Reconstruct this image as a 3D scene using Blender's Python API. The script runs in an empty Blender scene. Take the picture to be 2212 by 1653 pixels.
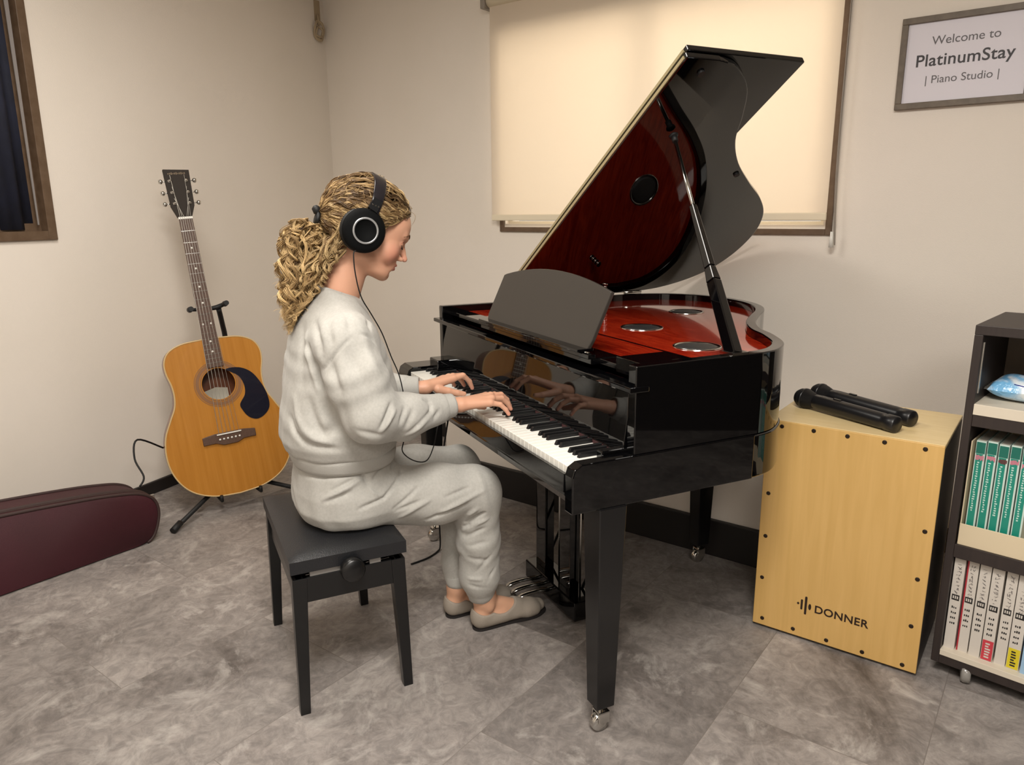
import bpy, bmesh, math, random
import numpy as np
from math import sin, cos, pi, radians, sqrt, atan2
from mathutils import Matrix, Vector
random.seed(7); rng = np.random.default_rng(7)
sc = bpy.context.scene
COL = sc.collection

# ------------------------------------------------------------------ camera
def look(yaw, pitch, roll):
    y, p, r = radians(yaw), radians(pitch), radians(roll)
    F0 = Vector((-cos(y), sin(y), 0)); R0 = Vector((F0.y, -F0.x, 0)); U0 = Vector((0, 0, 1))
    F = cos(p)*F0 - sin(p)*U0; U = sin(p)*F0 + cos(p)*U0
    R = cos(r)*R0 + sin(r)*U; U = -sin(r)*R0 + cos(r)*U
    return Matrix((R, U, -F)).transposed()
cam = bpy.data.cameras.new('camera'); co = bpy.data.objects.new('camera', cam); COL.objects.link(co)
cam.sensor_width = 36; cam.lens = 1585*36/2212; cam.clip_start = 0.05
co.matrix_world = Matrix.Translation((0, 0, 1.3)) @ look(53.0, 13.01, -.44).to_4x4()
sc.camera = co

# ------------------------------------------------------------------ world, lights, exposure
w = bpy.data.worlds.new('world'); sc.world = w; w.use_nodes = True
w.node_tree.nodes['Background'].inputs[0].default_value = (1.0, .95, .86, 1)
w.node_tree.nodes['Background'].inputs[1].default_value = .45
sc.view_settings.view_transform = 'Standard'; sc.view_settings.look = 'None'
sc.view_settings.gamma = 1; sc.view_settings.use_curve_mapping = False
sc.view_settings.exposure = .84
def area(name, loc, target, size, power, color, size_y=None, shape='RECTANGLE'):
    l = bpy.data.lights.new(name, 'AREA'); l.energy = power; l.color = color; l.shape = shape
    l.size = size; l.size_y = size_y or size
    o = bpy.data.objects.new(name, l); COL.objects.link(o)
    o.location = loc; d = Vector(target)-Vector(loc)
    o.rotation_euler = d.to_track_quat('-Z', 'Y').to_euler()
    return o
area('unseen_overhead_light', (-.2, .35, 2.50), (-.2, .35, 0), .75, 40, (1, .95, .88))
area('unseen_overhead_light', (-2.0, 1.0, 2.50), (-2.0, 1.0, 0), .7, 14, (1, .94, .86))
area('unseen_overhead_light', (.9, -.9, 2.50), (.5, -.5, 0), 1.1, 30, (1, .95, .88))  # added fill from behind the camera, no fixture there
area('window_daylight', (-1.45, 3.85, 2.0), (-1.55, 3.1, 1.75), 1.7, 17, (1, .93, .83), 1.2)

# ------------------------------------------------------------------ materials
def lin(c): return tuple(((x/255)/12.92 if x/255 <= .04045 else ((x/255+.055)/1.055)**2.4) for x in c)
def mat(name, col, rough=.5, metal=0, spec=.5, coat=0, bump=None, vcol=None, noise=None, trans=0, coat_rough=.03, sheen=0, sub=0):
    """bump=(scale,strength); noise=(scale,colB,detail); vcol=attribute name"""
    m = bpy.data.materials.new(name); m.use_nodes = True; N = m.node_tree.nodes; L = m.node_tree.links
    b = N['Principled BSDF']; c = lin(col)
    b.inputs['Base Color'].default_value = (*c, 1); b.inputs['Roughness'].default_value = rough
    b.inputs['Metallic'].default_value = metal; b.inputs['Specular IOR Level'].default_value = spec
    b.inputs['Coat Weight'].default_value = coat; b.inputs['Coat Roughness'].default_value = coat_rough
    b.inputs['Transmission Weight'].default_value = trans
    if sheen: b.inputs['Sheen Weight'].default_value = sheen
    if sub:
        b.inputs['Subsurface Weight'].default_value = sub; b.inputs['Subsurface Radius'].default_value = (.012, .005, .003)
    tc = N.new('ShaderNodeTexCoord')
    src = None
    if vcol:
        a = N.new('ShaderNodeAttribute'); a.attribute_name = vcol; src = a.outputs['Color']
    if noise:
        n = N.new('ShaderNodeTexNoise'); n.inputs['Scale'].default_value = noise[0]; n.inputs['Detail'].default_value = noise[2] if len(noise) > 2 else 3
        L.new(tc.outputs['Object'], n.inputs['Vector'])
        if len(noise) > 3:
            mp = N.new('ShaderNodeMapping'); mp.inputs['Scale'].default_value = noise[3]
            L.new(tc.outputs['Object'], mp.inputs['Vector']); L.new(mp.outputs[0], n.inputs['Vector'])
        r = N.new('ShaderNodeValToRGB'); r.color_ramp.elements[0].position = .35; r.color_ramp.elements[1].position = .65
        r.color_ramp.elements[0].color = (*c, 1); r.color_ramp.elements[1].color = (*lin(noise[1]), 1)
        L.new(n.outputs['Fac'], r.inputs[0])
        if src is not None:
            mx = N.new('ShaderNodeMix'); mx.data_type = 'RGBA'; mx.blend_type = 'MULTIPLY'; mx.inputs[0].default_value = 1
            L.new(src, mx.inputs[6]); L.new(r.outputs[0], mx.inputs[7]); src = mx.outputs[2]
        else: src = r.outputs[0]
    if src is not None: L.new(src, b.inputs['Base Color'])
    if bump:
        n2 = N.new('ShaderNodeTexNoise'); n2.inputs['Scale'].default_value = bump[0]; n2.inputs['Detail'].default_value = 4
        L.new(tc.outputs['Object'], n2.inputs['Vector'])
        bp = N.new('ShaderNodeBump'); bp.inputs['Strength'].default_value = bump[1]; bp.inputs['Distance'].default_value = .002
        L.new(n2.outputs['Fac'], bp.inputs['Height']); L.new(bp.outputs[0], b.inputs['Normal'])
    return m

M_wall = mat('wall_paper', (240, 232, 222), .85, spec=.2, noise=(2.0, (237, 229, 218)), bump=(260, .25))
M_ceil = mat('ceiling_paint', (232, 228, 220), .9)
M_base = mat('dark_baseboard', (26, 22, 21), .45)
M_brown = mat('brown_window_frame', (104, 84, 66), .45, noise=(30, (92, 72, 54)))
M_gloss = mat('polished_black', (5, 5, 6), .03, spec=.5, coat=.15, coat_rough=.01)
M_black = mat('satin_black', (16, 16, 17), .32)
M_matte = mat('matte_black', (15, 15, 16), .6)
M_leg = mat('semi_gloss_black', (16, 16, 17), .2)
M_leather = mat('black_leatherette', (30, 31, 34), .38, bump=(320, .35))
M_chrome = mat('chrome', (205, 203, 198), .16, metal=1)
M_brass = mat('pale_gold', (214, 202, 176), .2, metal=1)
M_white = mat('white_key', (238, 236, 228), .22, coat=.3)
M_deskm = mat('music_desk_satin', (58, 54, 50), .3, spec=.55)
M_alu = mat('aluminium', (190, 186, 178), .35, metal=.9)

def wood(name, cA, cB, rough=.35, coat=.2, scale=(1, 1, 1), s=9, dist=1.6):
    m = mat(name, cA, rough, coat=coat); N = m.node_tree.nodes; L = m.node_tree.links; b = N['Principled BSDF']
    tc = N.new('ShaderNodeTexCoord'); mp = N.new('ShaderNodeMapping'); mp.inputs['Scale'].default_value = scale
    L.new(tc.outputs['Object'], mp.inputs['Vector'])
    n = N.new('ShaderNodeTexNoise'); n.inputs['Scale'].default_value = s; n.inputs['Detail'].default_value = 6; n.inputs['Distortion'].default_value = dist
    L.new(mp.outputs[0], n.inputs['Vector'])
    r = N.new('ShaderNodeValToRGB'); r.color_ramp.elements[0].position = .32; r.color_ramp.elements[1].position = .68
    r.color_ramp.elements[0].color = (*lin(cA), 1); r.color_ramp.elements[1].color = (*lin(cB), 1)
    L.new(n.outputs['Fac'], r.inputs[0]); L.new(r.outputs[0], b.inputs['Base Color'])
    return m
M_redwood = wood('red_soundboard', (150, 24, 14), (206, 62, 30), .08, .7, (1, 9, 1), 7)
M_cajon = wood('cajon_plywood', (206, 166, 98), (214, 174, 107), .42, .05, (14, 14, .8), 4, .6)
M_cajtop = wood('cajon_top_birch', (226, 200, 146), (232, 208, 158), .45, .05, (2, 12, 2), 5, .5)
M_spruce = wood('spruce_top', (178, 118, 44), (190, 130, 54), .22, .35, (14, .5, 1), 4, .3)
M_rosette = wood('rosewood_fingerboard', (74, 50, 38), (92, 66, 50), .5, 0, (20, 20, 2), 5)
M_mahog = wood('guitar_side_wood', (110, 58, 30), (128, 72, 40), .3, .3, (3, 3, 20), 5)
M_head = mat('headstock_face', (40, 31, 22), .6, spec=.3)

# ------------------------------------------------------------------ mesh helpers
def mesh_obj(name, V, F, m, parent=None, smooth=False, base=(0, 0, 0), bevel=0, seg=2):
    V = np.asarray(V, float) - np.asarray(base, float)
    me = bpy.data.meshes.new(name)
    me.from_pydata([tuple(v) for v in V], [], [tuple(int(i) for i in f) for f in F])
    me.update()
    bm = bmesh.new(); bm.from_mesh(me); bmesh.ops.recalc_face_normals(bm, faces=bm.faces); bm.to_mesh(me); bm.free()
    o = bpy.data.objects.new(name, me); COL.objects.link(o)
    for x in (m if isinstance(m, (list, tuple)) else [m]): me.materials.append(x)
    if smooth: me.polygons.foreach_set('use_smooth', [True]*len(me.polygons))
    if bevel:
        md = o.modifiers.new('bevel', 'BEVEL'); md.width = bevel; md.segments = seg; md.limit_method = 'ANGLE'; md.angle_limit = radians(40)
    if parent is not None: o.parent = parent
    return o
class MB:
    """collects shapes for ONE mesh"""
    def __init__(s): s.V = []; s.F = []; s.n = 0; s.S = []
    def add(s, V, F, smooth=False):
        V = np.asarray(V, float); s.V.append(V); s.F += [tuple(i+s.n for i in f) for f in F]; s.S += [smooth]*len(F); s.n += len(V); return s
    def box(s, a, b):
        (x0, y0, z0), (x1, y1, z1) = a, b
        return s.add([(x0,y0,z0),(x1,y0,z0),(x1,y1,z0),(x0,y1,z0),(x0,y0,z1),(x1,y0,z1),(x1,y1,z1),(x0,y1,z1)],
                     [(0,3,2,1),(4,5,6,7),(0,1,5,4),(1,2,6,5),(2,3,7,6),(3,0,4,7)])
    def hexa(s, lo, hi):
        return s.add(list(lo)+list(hi), [(0,3,2,1),(4,5,6,7),(0,1,5,4),(1,2,6,5),(2,3,7,6),(3,0,4,7)])
    def prism(s, pts, z0, z1, axis=2, smooth=False):
        n = len(pts)
        def P(p, z): return (p[0], p[1], z) if axis == 2 else ((p[0], z, p[1]) if axis == 1 else (z, p[0], p[1]))
        V = [P(p, z0) for p in pts]+[P(p, z1) for p in pts]
        return s.add(V, [tuple(range(n))[::-1], tuple(range(n, 2*n))]+[(i, (i+1) % n, (i+1) % n+n, i+n) for i in range(n)], False)
    def tube(s, pts, r, n=10, cap=True, flat=None):
        pts = [Vector(p) for p in pts]; m = len(pts); rr = r if isinstance(r, (list, tuple, np.ndarray)) else [r]*m
        V = []; t0 = None; nrm = None
        for i, p in enumerate(pts):
            t = (pts[min(i+1, m-1)]-pts[max(i-1, 0)]).normalized()
            if nrm is None:
                nrm = t.cross(Vector((0, 0, 1)))
                if nrm.length < .1: nrm = t.cross(Vector((1, 0, 0)))
                nrm.normalize()
            else:
                nrm = (nrm - t*nrm.dot(t)).normalized()
            bn = t.cross(nrm)
            for k in range(n):
                a = 2*pi*k/n; V.append(p+nrm*cos(a)*rr[i]+bn*sin(a)*rr[i]*(flat or 1))
        F = [(i*n+k, i*n+(k+1) % n, (i+1)*n+(k+1) % n, (i+1)*n+k) for i in range(m-1) for k in range(n)]
        s.add([tuple(v) for v in V], F, True)
        if cap: s.F += [tuple(s.n-m*n+k for k in range(n))[::-1], tuple(s.n-n+k for k in range(n))]; s.S += [False, False]
        return s
    def lathe(s, prof, origin, axis, n=24, cap=True):
        """prof = [(r, h)...] around axis"""
        a = Vector(axis).normalized(); x = a.cross(Vector((0, 0, 1)))
        if x.length < .1: x = a.cross(Vector((1, 0, 0)))
        x.normalize(); y = a.cross(x); o = Vector(origin); m = len(prof)
        V = [tuple(o+a*h+(x*cos(2*pi*k/n)+y*sin(2*pi*k/n))*max(r, 1e-5)) for r, h in prof for k in range(n)]
        F = [(i*n+k, i*n+(k+1) % n, (i+1)*n+(k+1) % n, (i+1)*n+k) for i in range(m-1) for k in range(n)]
        s.add(V, F, True)
        if not cap: return s
        s.F += [tuple(s.n-m*n+k for k in range(n))[::-1], tuple(s.n-n+k for k in range(n))]; s.S += [False, False]
        return s
    def build(s, name, m, parent=None, base=(0, 0, 0), bevel=0, seg=2, smooth=None):
        V = np.concatenate(s.V)-np.asarray(base, float)
        me = bpy.data.meshes.new(name); me.from_pydata([tuple(v) for v in V], [], s.F)
        me.polygons.foreach_set('use_smooth', s.S if smooth is None else [smooth]*len(s.F)); me.update()
        bm = bmesh.new(); bm.from_mesh(me); bmesh.ops.recalc_face_normals(bm, faces=bm.faces); bm.to_mesh(me); bm.free()
        o = bpy.data.objects.new(name, me); COL.objects.link(o); me.materials.append(m)
        if bevel:
            md = o.modifiers.new('bevel', 'BEVEL'); md.width = bevel; md.segments = seg; md.limit_method = 'ANGLE'; md.angle_limit = radians(40)
        if parent is not None: o.parent = parent
        return o
def tag(o, label=None, cat=None, group=None, kind=None):
    if label: o['label'] = label
    if cat: o['category'] = cat
    if group: o['group'] = group
    if kind: o['kind'] = kind
    return o
def thing(name, label, cat, loc=(0, 0, 0), rz=0, group=None, M=None):
    o = bpy.data.objects.new(name, None); COL.objects.link(o); o.empty_display_size = .05
    if M is not None: o.matrix_world = M
    else: o.location = loc; o.rotation_euler = (0, 0, rz)
    return tag(o, label, cat, group)
def box(name, a, b, m, parent=None, bevel=.002, base=(0, 0, 0)): return MB().box(a, b).build(name, m, parent, base, bevel)
def struct(o): o['kind'] = 'structure'; return o
def smooth_curve(pts, n=8, closed=False):
    P = [np.array(p, float) for p in pts]; m = len(P); out = []
    rngi = range(m) if closed else range(m-1)
    for i in rngi:
        p0 = P[(i-1) % m] if closed or i > 0 else P[i]; p1 = P[i]; p2 = P[(i+1) % m]
        p3 = P[(i+2) % m] if closed or i+2 < m else p2
        for k in range(n):
            t = k/n
            out.append(.5*((2*p1)+(-p0+p2)*t+(2*p0-5*p1+4*p2-p3)*t*t+(-p0+3*p1-3*p2+p3)*t**3))
    if not closed: out.append(P[-1])
    return out
def text_mesh(name, body, size, m, parent, M, extrude=.0004, align='CENTER', spacing=1.0, offset=0.0, shear=0.0):
    cu = bpy.data.curves.new(name, 'FONT'); cu.body = body; cu.size = size; cu.extrude = extrude; cu.align_x = align
    cu.align_y = 'CENTER'; cu.space_character = spacing; cu.offset = offset; cu.shear = shear
    t = bpy.data.objects.new(name, cu); COL.objects.link(t)
    dg = bpy.context.evaluated_depsgraph_get(); me = bpy.data.meshes.new_from_object(t.evaluated_get(dg))
    bpy.data.objects.remove(t); o = bpy.data.objects.new(name, me); COL.objects.link(o)
    me.materials.clear(); me.materials.append(m)
    me.transform(M); o.parent = parent
    return o
def axes_matrix(X, Y, o):
    X = Vector(X).normalized(); Y = Vector(Y).normalized(); Z = X.cross(Y)
    return Matrix.Translation(o) @ Matrix((X, Y, Z)).transposed().to_4x4()

# ------------------------------------------------------------------ piano frame: u along the keys (bass -> treble), v away from the player
O = Vector((-.8415, 1.3373, 0)); ANG = radians(-27.5)
PF = Matrix.Translation(O) @ Matrix.Rotation(ANG, 4, 'Z')
def pthing(name, label, cat, base, **k):
    return thing(name, label, cat, M=PF @ Matrix.Translation(base), **k)

# ================================================================== ROOM
XW, YW, XE, YS, ZC = -3.73, 3.12, 1.9, -1.9, 2.55
def floor_material():
    m = bpy.data.materials.new('stone_vinyl_tiles'); m.use_nodes = True; N = m.node_tree.nodes; L = m.node_tree.links; b = N['Principled BSDF']
    tc = N.new('ShaderNodeTexCoord'); mp = N.new('ShaderNodeMapping')
    mp.inputs['Rotation'].default_value = (0, 0, radians(90)); mp.inputs['Location'].default_value = (0.79-.93*.5, 2.45-.465*.0, 0)
    mp.vector_type = 'POINT'
    L.new(tc.outputs['Object'], mp.inputs['Vector'])
    br = N.new('ShaderNodeTexBrick'); br.inputs['Scale'].default_value = 1; br.inputs['Brick Width'].default_value = .93; br.inputs['Row Height'].default_value = .465
    br.inputs['Mortar Size'].default_value = .0012; br.inputs['Mortar Smooth'].default_value = .2; br.inputs['Bias'].default_value = 0
    br.inputs['Color1'].default_value = (0, 0, 0, 1); br.inputs['Color2'].default_value = (1, 1, 1, 1); br.inputs['Mortar'].default_value = (.5, .5, .5, 1)
    L.new(mp.outputs[0], br.inputs['Vector'])
    sep = N.new('ShaderNodeSeparateColor'); L.new(br.outputs['Color'], sep.inputs[0])
    mul = N.new('ShaderNodeMath'); mul.operation = 'MULTIPLY'; mul.inputs[1].default_value = 37; L.new(sep.outputs[0], mul.inputs[0])
    def noise(s, det, dist, rough=.6, sc=None):
        n = N.new('ShaderNodeTexNoise'); n.noise_dimensions = '4D'; n.inputs['Scale'].default_value = s; n.inputs['Detail'].default_value = det
        n.inputs['Distortion'].default_value = dist; n.inputs['Roughness'].default_value = rough
        L.new(tc.outputs['Object'], n.inputs['Vector']); L.new(mul.outputs[0], n.inputs['W']); return n
    n1 = noise(1.7, 10, 1.3, .68); n2 = noise(15, 9, 2.0, .74); n3 = noise(4.2, 8, 2.4, .66)
    r1 = N.new('ShaderNodeValToRGB'); e = r1.color_ramp.elements
    e[0].position = .30; e[0].color = (*lin((92, 85, 81)), 1); e[1].position = .70; e[1].color = (*lin((172, 165, 160)), 1)
    e2 = r1.color_ramp.elements.new(.5); e2.color = (*lin((148, 141, 137)), 1)
    L.new(n1.outputs['Fac'], r1.inputs[0])
    r2 = N.new('ShaderNodeValToRGB'); r2.color_ramp.elements[0].position = .4; r2.color_ramp.elements[0].color = (.62, .62, .62, 1)
    r2.color_ramp.elements[1].position = .66; r2.color_ramp.elements[1].color = (1.25, 1.24, 1.22, 1); L.new(n2.outputs['Fac'], r2.inputs[0])
    mx = N.new('ShaderNodeMix'); mx.data_type = 'RGBA'; mx.blend_type = 'MULTIPLY'; mx.inputs[0].default_value = .75
    L.new(r1.outputs[0], mx.inputs[6]); L.new(r2.outputs[0], mx.inputs[7])
    # pale cloudy veins
    r3 = N.new('ShaderNodeValToRGB'); r3.color_ramp.elements[0].position = .54; r3.color_ramp.elements[0].color = (0, 0, 0, 1)
    r3.color_ramp.elements[1].position = .68; r3.color_ramp.elements[1].color = (.6, .6, .6, 1); L.new(n3.outputs['Fac'], r3.inputs[0])
    mx2 = N.new('ShaderNodeMix'); mx2.data_type = 'RGBA'; L.new(r3.outputs[0], mx2.inputs[0]); L.new(mx.outputs[2], mx2.inputs[6]); mx2.inputs[7].default_value = (*lin((196, 190, 184)), 1)
    # per tile brightness
    mr = N.new('ShaderNodeMapRange'); mr.inputs['To Min'].default_value = .80; mr.inputs['To Max'].default_value = 1.16; L.new(sep.outputs[0], mr.inputs[0])
    mx3 = N.new('ShaderNodeMix'); mx3.data_type = 'RGBA'; mx3.blend_type = 'MULTIPLY'; mx3.inputs[0].default_value = 1
    L.new(mx2.outputs[2], mx3.inputs[6]); L.new(mr.outputs[0], mx3.inputs[7])
    # joints a little darker
    mx4 = N.new('ShaderNodeMix'); mx4.data_type = 'RGBA'; L.new(br.outputs['Fac'], mx4.inputs[0]); L.new(mx3.outputs[2], mx4.inputs[6]); mx4.inputs[7].default_value = (*lin((120, 113, 108)), 1)
    L.new(mx4.outputs[2], b.inputs['Base Color']); b.inputs['Roughness'].default_value = .5; b.inputs['Specular IOR Level'].default_value = .35
    bp = N.new('ShaderNodeBump'); bp.inputs['Strength'].default_value = .25; bp.inputs['Distance'].default_value = .001; L.new(n2.outputs['Fac'], bp.inputs['Height']); L.new(bp.outputs[0], b.inputs['Normal'])
    return m
struct(MB().box((XW-.1, YS-.1, -.1), (XE+.1, YW+.12, 0)).build('floor', floor_material()))
struct(MB().box((XW-.1, YS-.1, ZC), (XE+.1, YW+.12, ZC+.1)).build('ceiling', M_ceil))
struct(MB().box((XW-.1, YS-.1, 0), (XE+.1, YS, ZC)).build('wall_front', M_wall))
struct(MB().box((XE, YS, 0), (XE+.1, YW+.12, ZC)).build('wall_right', mat('wall_dark_for_reflection', (58, 50, 44), .7)))  # unseen wall, darkened so the piano's side reflects near black
# back wall with a window opening
wx0, wx1, wz0, wz1 = -2.385, -.80, 1.245, 2.16
wb = MB(); wb.box((XW-.1, YW, 0), (wx0, YW+.12, ZC)); wb.box((wx1, YW, 0), (XE+.1, YW+.12, ZC))
wb.box((wx0, YW, 0), (wx1, YW+.12, wz0)); wb.box((wx0, YW, wz1), (wx1, YW+.12, ZC))
struct(wb.build('wall_back', M_wall))
# left wall with window opening
ly1, lz0, lz1, ly0 = 1.243, 1.238, 2.30, .35
wl = MB(); wl.box((XW-.1, YS, 0), (XW, ly0, ZC)); wl.box((XW-.1, ly1, 0), (XW, YW, ZC)); wl.box((XW-.1, ly0, 0), (XW, ly1, lz0)); wl.box((XW-.1, ly0, lz1), (XW, ly1, ZC))
LW = Matrix.Translation((XW, YW, 0)) @ Matrix.Rotation(radians(13), 4, 'Z') @ Matrix.Translation((-XW, -YW, 0))   # the left wall is not square to the back wall
o = struct(wl.build('wall_left', M_wall)); o.matrix_world = LW
# boxed-in low ledge in front of the back wall (behind the piano) with its dark skirting
struct(MB().box((-2.35, 2.575, 0), (-.66, YW, .40)).build('wall_ledge', M_wall))
struct(MB().box((-2.36, 2.553, 0), (-.66, 2.575, .145)).build('baseboard_ledge', M_base, bevel=.003))
struct(MB().box((XW, YW-.015, 0), (-2.36, YW, .10)).box((-.66, YW-.015, 0), (XE, YW, .10)).build('baseboard_back', M_base, bevel=.003))
o = struct(MB().box((XW, YS, 0), (XW+.015, YW-.015, .06)).build('baseboard_left', M_base, bevel=.003)); o.matrix_world = LW

def glass_mat():
    m = bpy.data.materials.new('window_glass'); m.use_nodes = True; N = m.node_tree.nodes; L = m.node_tree.links; N.remove(N['Principled BSDF'])
    t = N.new('ShaderNodeBsdfTransparent'); g = N.new('ShaderNodeBsdfGlossy'); g.inputs['Roughness'].default_value = .02
    mx = N.new('ShaderNodeMixShader'); mx.inputs[0].default_value = .07
    L.new(t.outputs[0], mx.inputs[1]); L.new(g.outputs[0], mx.inputs[2]); L.new(mx.outputs[0], N['Material Output'].inputs[0]); return m
M_glass = glass_mat()
M_sash = mat('pale_sash', (224, 216, 200), .5)
def window(name, outer, fw, depth, axis, wallpos, sgn, panes=2):
    """outer=(a0,a1,z0,z1) along wall; frame parts and glass"""
    a0, a1, z0, z1 = outer
    def B(mb, a, b, z, zz, d0, d1):
        if axis == 1: mb.box((a, min(d0, d1), z), (b, max(d0, d1), zz))
        else: mb.box((min(d0, d1), a, z), (max(d0, d1), b, zz))
    f = MB(); d0, d1 = wallpos+sgn*.012, wallpos-sgn*depth
    B(f, a0, a0+fw, z0, z1, d0, d1); B(f, a1-fw, a1, z0, z1, d0, d1); B(f, a0+fw, a1-fw, z0, z0+fw, d0, d1); B(f, a0+fw, a1-fw, z1-fw, z1, d0, d1)
    root = struct(f.build(name, M_brown, bevel=.002))
    sm = MB(); am = (a0+a1)/2; s0, s1 = wallpos-sgn*.03, wallpos-sgn*.05
    w2 = .03
    for (p, q) in ((a0+fw, am+.015), (am-.015, a1-fw)):
        B(sm, p, p+w2, z0+fw, z1-fw, s0, s1); B(sm, q-w2, q, z0+fw, z1-fw, s0, s1); B(sm, p+w2, q-w2, z0+fw, z0+fw+w2, s0, s1); B(sm, p+w2, q-w2, z1-fw-w2, z1-fw, s0, s1)
    sm.build('window_sash', M_sash if axis == 1 else M_brown, root)
    for (p, q) in ((a0+fw+w2, am+.015-w2), (am-.015+w2, a1-fw-w2)):
        g = MB(); B(g, p, q, z0+fw+w2, z1-fw-w2, wallpos-sgn*.038, wallpos-sgn*.042); g.build('window_pane', M_glass, root)
    return root
window('window_1', (wx0-.03, wx1+.035, wz0-.04, wz1+.04), .024, .10, 1, YW, -1)
window('window_2', (ly0-.03, ly1+.03, lz0-.03, lz1+.03), .036, .09, 0, XW, 1).matrix_world = LW

# roller blind
def blind_mat():
    m = bpy.data.materials.new('blind_fabric'); m.use_nodes = True; N = m.node_tree.nodes; L = m.node_tree.links; N.remove(N['Principled BSDF'])
    d = N.new('ShaderNodeBsdfDiffuse'); t = N.new('ShaderNodeBsdfTranslucent'); mx = N.new('ShaderNodeMixShader'); mx.inputs[0].default_value = .5
    d.inputs[0].default_value = (*lin((238, 230, 218)), 1); t.inputs[0].default_value = (*lin((253, 243, 228)), 1)
    L.new(d.outputs[0], mx.inputs[1]); L.new(t.outputs[0], mx.inputs[2]); L.new(mx.outputs[0], N['Material Output'].inputs[0]); return m
M_blind = blind_mat()
bl = thing('roller_blind', 'cream roller blind drawn down over the window behind the piano', 'blind', (-1.59, YW-.05, 2.30))
bb = (-1.59, YW-.05, 2.30)
MB().box((-2.432, YW-.052, 1.292), (-.778, YW-.0505, 2.29)).build('shade_cloth', M_blind, bl, bb)
M_blindbar = mat('blind_bar', (238, 226, 200), .5)
MB().box((-2.432, YW-.058, 1.262), (-.778, YW-.044, 1.292)).build('bottom_bar', M_blindbar, bl, bb, .004)
MB().tube([(-2.44, YW-.045, 2.31), (-.77, YW-.045, 2.31)], .028, 20).build('roller_tube', M_blindbar, bl, bb)
M_bracket = mat('grey_plastic', (150, 142, 132), .5)
for x in (-2.47, -.77): box('bracket', (x, YW-.08, 2.275), (x+.028, YW, 2.345), M_bracket, bl, .004, bb)
ch = MB(); pts = [(-.752-.012*cos(t*2*pi)*(.4+.6*sin(pi*t)), YW-.045-.01*sin(2*pi*t), 2.3-1.13*sin(pi*t)**.5 if 0 < t < 1 else 2.3) for t in np.linspace(0, 1, 60)]
ch.tube(pts, .0022, 6).build('bead_chain', M_bracket, bl, bb)
MB().tube([(-.752, YW-.05, 1.22), (-.752, YW-.05, 1.16)], [.006, .009], 10).build('chain_weight', M_white, bl, bb)

# navy curtain in the left window
M_navy = mat('navy_curtain', (22, 25, 40), .8, noise=(12, (28, 32, 52)))
cu = []; n = 90
ys = np.linspace(ly0-.0, ly1-.012, n)
for k, y in enumerate(ys): cu.append((XW-.012+.014*sin(k*.42)+.006*sin(k*1.1+1), y))
V = [(x-.012, y, lz0+.012) for x, y in cu]+[(x-.012, y, lz1-.01) for x, y in cu]
o = mesh_obj('navy_curtain', V, [(i, i+1, i+1+n, i+n) for i in range(n-1)], M_navy, smooth=True)
md = o.modifiers.new('solid', 'SOLIDIFY'); md.thickness = .002
ls = MB(); ls.hexa([(XW-.008, ly1-.034, lz0+.03), (XW-.005, ly1-.034, lz0+.03), (XW-.005, ly1-.028, lz0+.03), (XW-.008, ly1-.028, lz0+.03)],
     [(XW-.004, ly1-.040, lz1-.02), (XW-.001, ly1-.040, lz1-.02), (XW-.001, ly1-.022, lz1-.02), (XW-.004, ly1-.022, lz1-.02)])
l2_ = ls.build('curtain_gap_strip', mat('grey_gap_light', (140, 134, 132), .7), o); l2_['label'] = 'pale grey strip standing in for the lit gap beside the curtain'  # added opaque strip, light in the gap by the frame painted grey
o.matrix_world = LW
tag(o, 'dark navy curtain hanging inside the brown framed window at top left', 'curtain')
# small hook with a loop of cord hanging in the wall corner
hk = thing('hanging_cord', 'pale cord bundle hanging high in the wall corner', 'cord', (XW+.03, YW-.05, 2.43))
hb = (XW+.03, YW-.05, 2.43); M_cord = mat('pale_cord', (176, 158, 130), .6)
box('hook_plate', (XW+.0, YW-.10, 2.40), (XW+.02, YW-.04, 2.52), M_cord, hk, .006, hb)
c2 = MB()
for r_, z_ in ((.030, 2.36), (.024, 2.335), (.034, 2.345)):
    c2.tube([(XW+.035+.006*sin(3*t), YW-.07+r_*cos(t), z_+1.5*r_*sin(t)) for t in np.linspace(0, 2*pi, 26)], .006, 8, cap=False)
c2.tube([(XW+.03, YW-.07, 2.44), (XW+.034, YW-.068, 2.38)], .006, 8)
c2.build('cord_loop', M_cord, hk, hb)

# framed sign
M_signf = mat('sign_frame', (112, 100, 86), .45, noise=(40, (98, 87, 74)))
M_signp = mat('sign_paper', (230, 227, 236), .5, spec=.3)
M_ink = mat('sign_ink', (52, 49, 54), .5); M_ink2 = mat('sign_ink_light', (96, 92, 96), .5)
sx0, sx1, sz0, sz1 = -.584, -.175, 1.654, 1.960
sg = thing('framed_sign', 'welcome sign in a grey brown frame on the wall at top right', 'sign', (-.33, YW-.01, 1.80)); sb = (-.33, YW-.01, 1.80)
fr = MB(); fw = .021
fr.box((sx0, YW-.022, sz0), (sx1, YW, sz0+fw)); fr.box((sx0, YW-.022, sz1-fw), (sx1, YW, sz1)); fr.box((sx0, YW-.022, sz0+fw), (sx0+fw, YW, sz1-fw)); fr.box((sx1-fw, YW-.022, sz0+fw), (sx1, YW, sz1-fw))
fr.build('frame', M_signf, sg, sb, .0015)
box('paper', (sx0+fw, YW-.012, sz0+fw), (sx1-fw, YW-.002, sz1-fw), M_signp, sg, 0, sb)
def sign_text(body, size, x, z, m, **k):
    return text_mesh('lettering', body, size, m, sg, axes_matrix((1, 0, 0), (0, 0, 1), (x-sb[0], YW-.0125-sb[1], z-sb[2])), **k)
SIGNX = -.383
sign_text('Welcome to', .040, SIGNX, 1.876, M_ink2, spacing=1.0)
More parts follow.
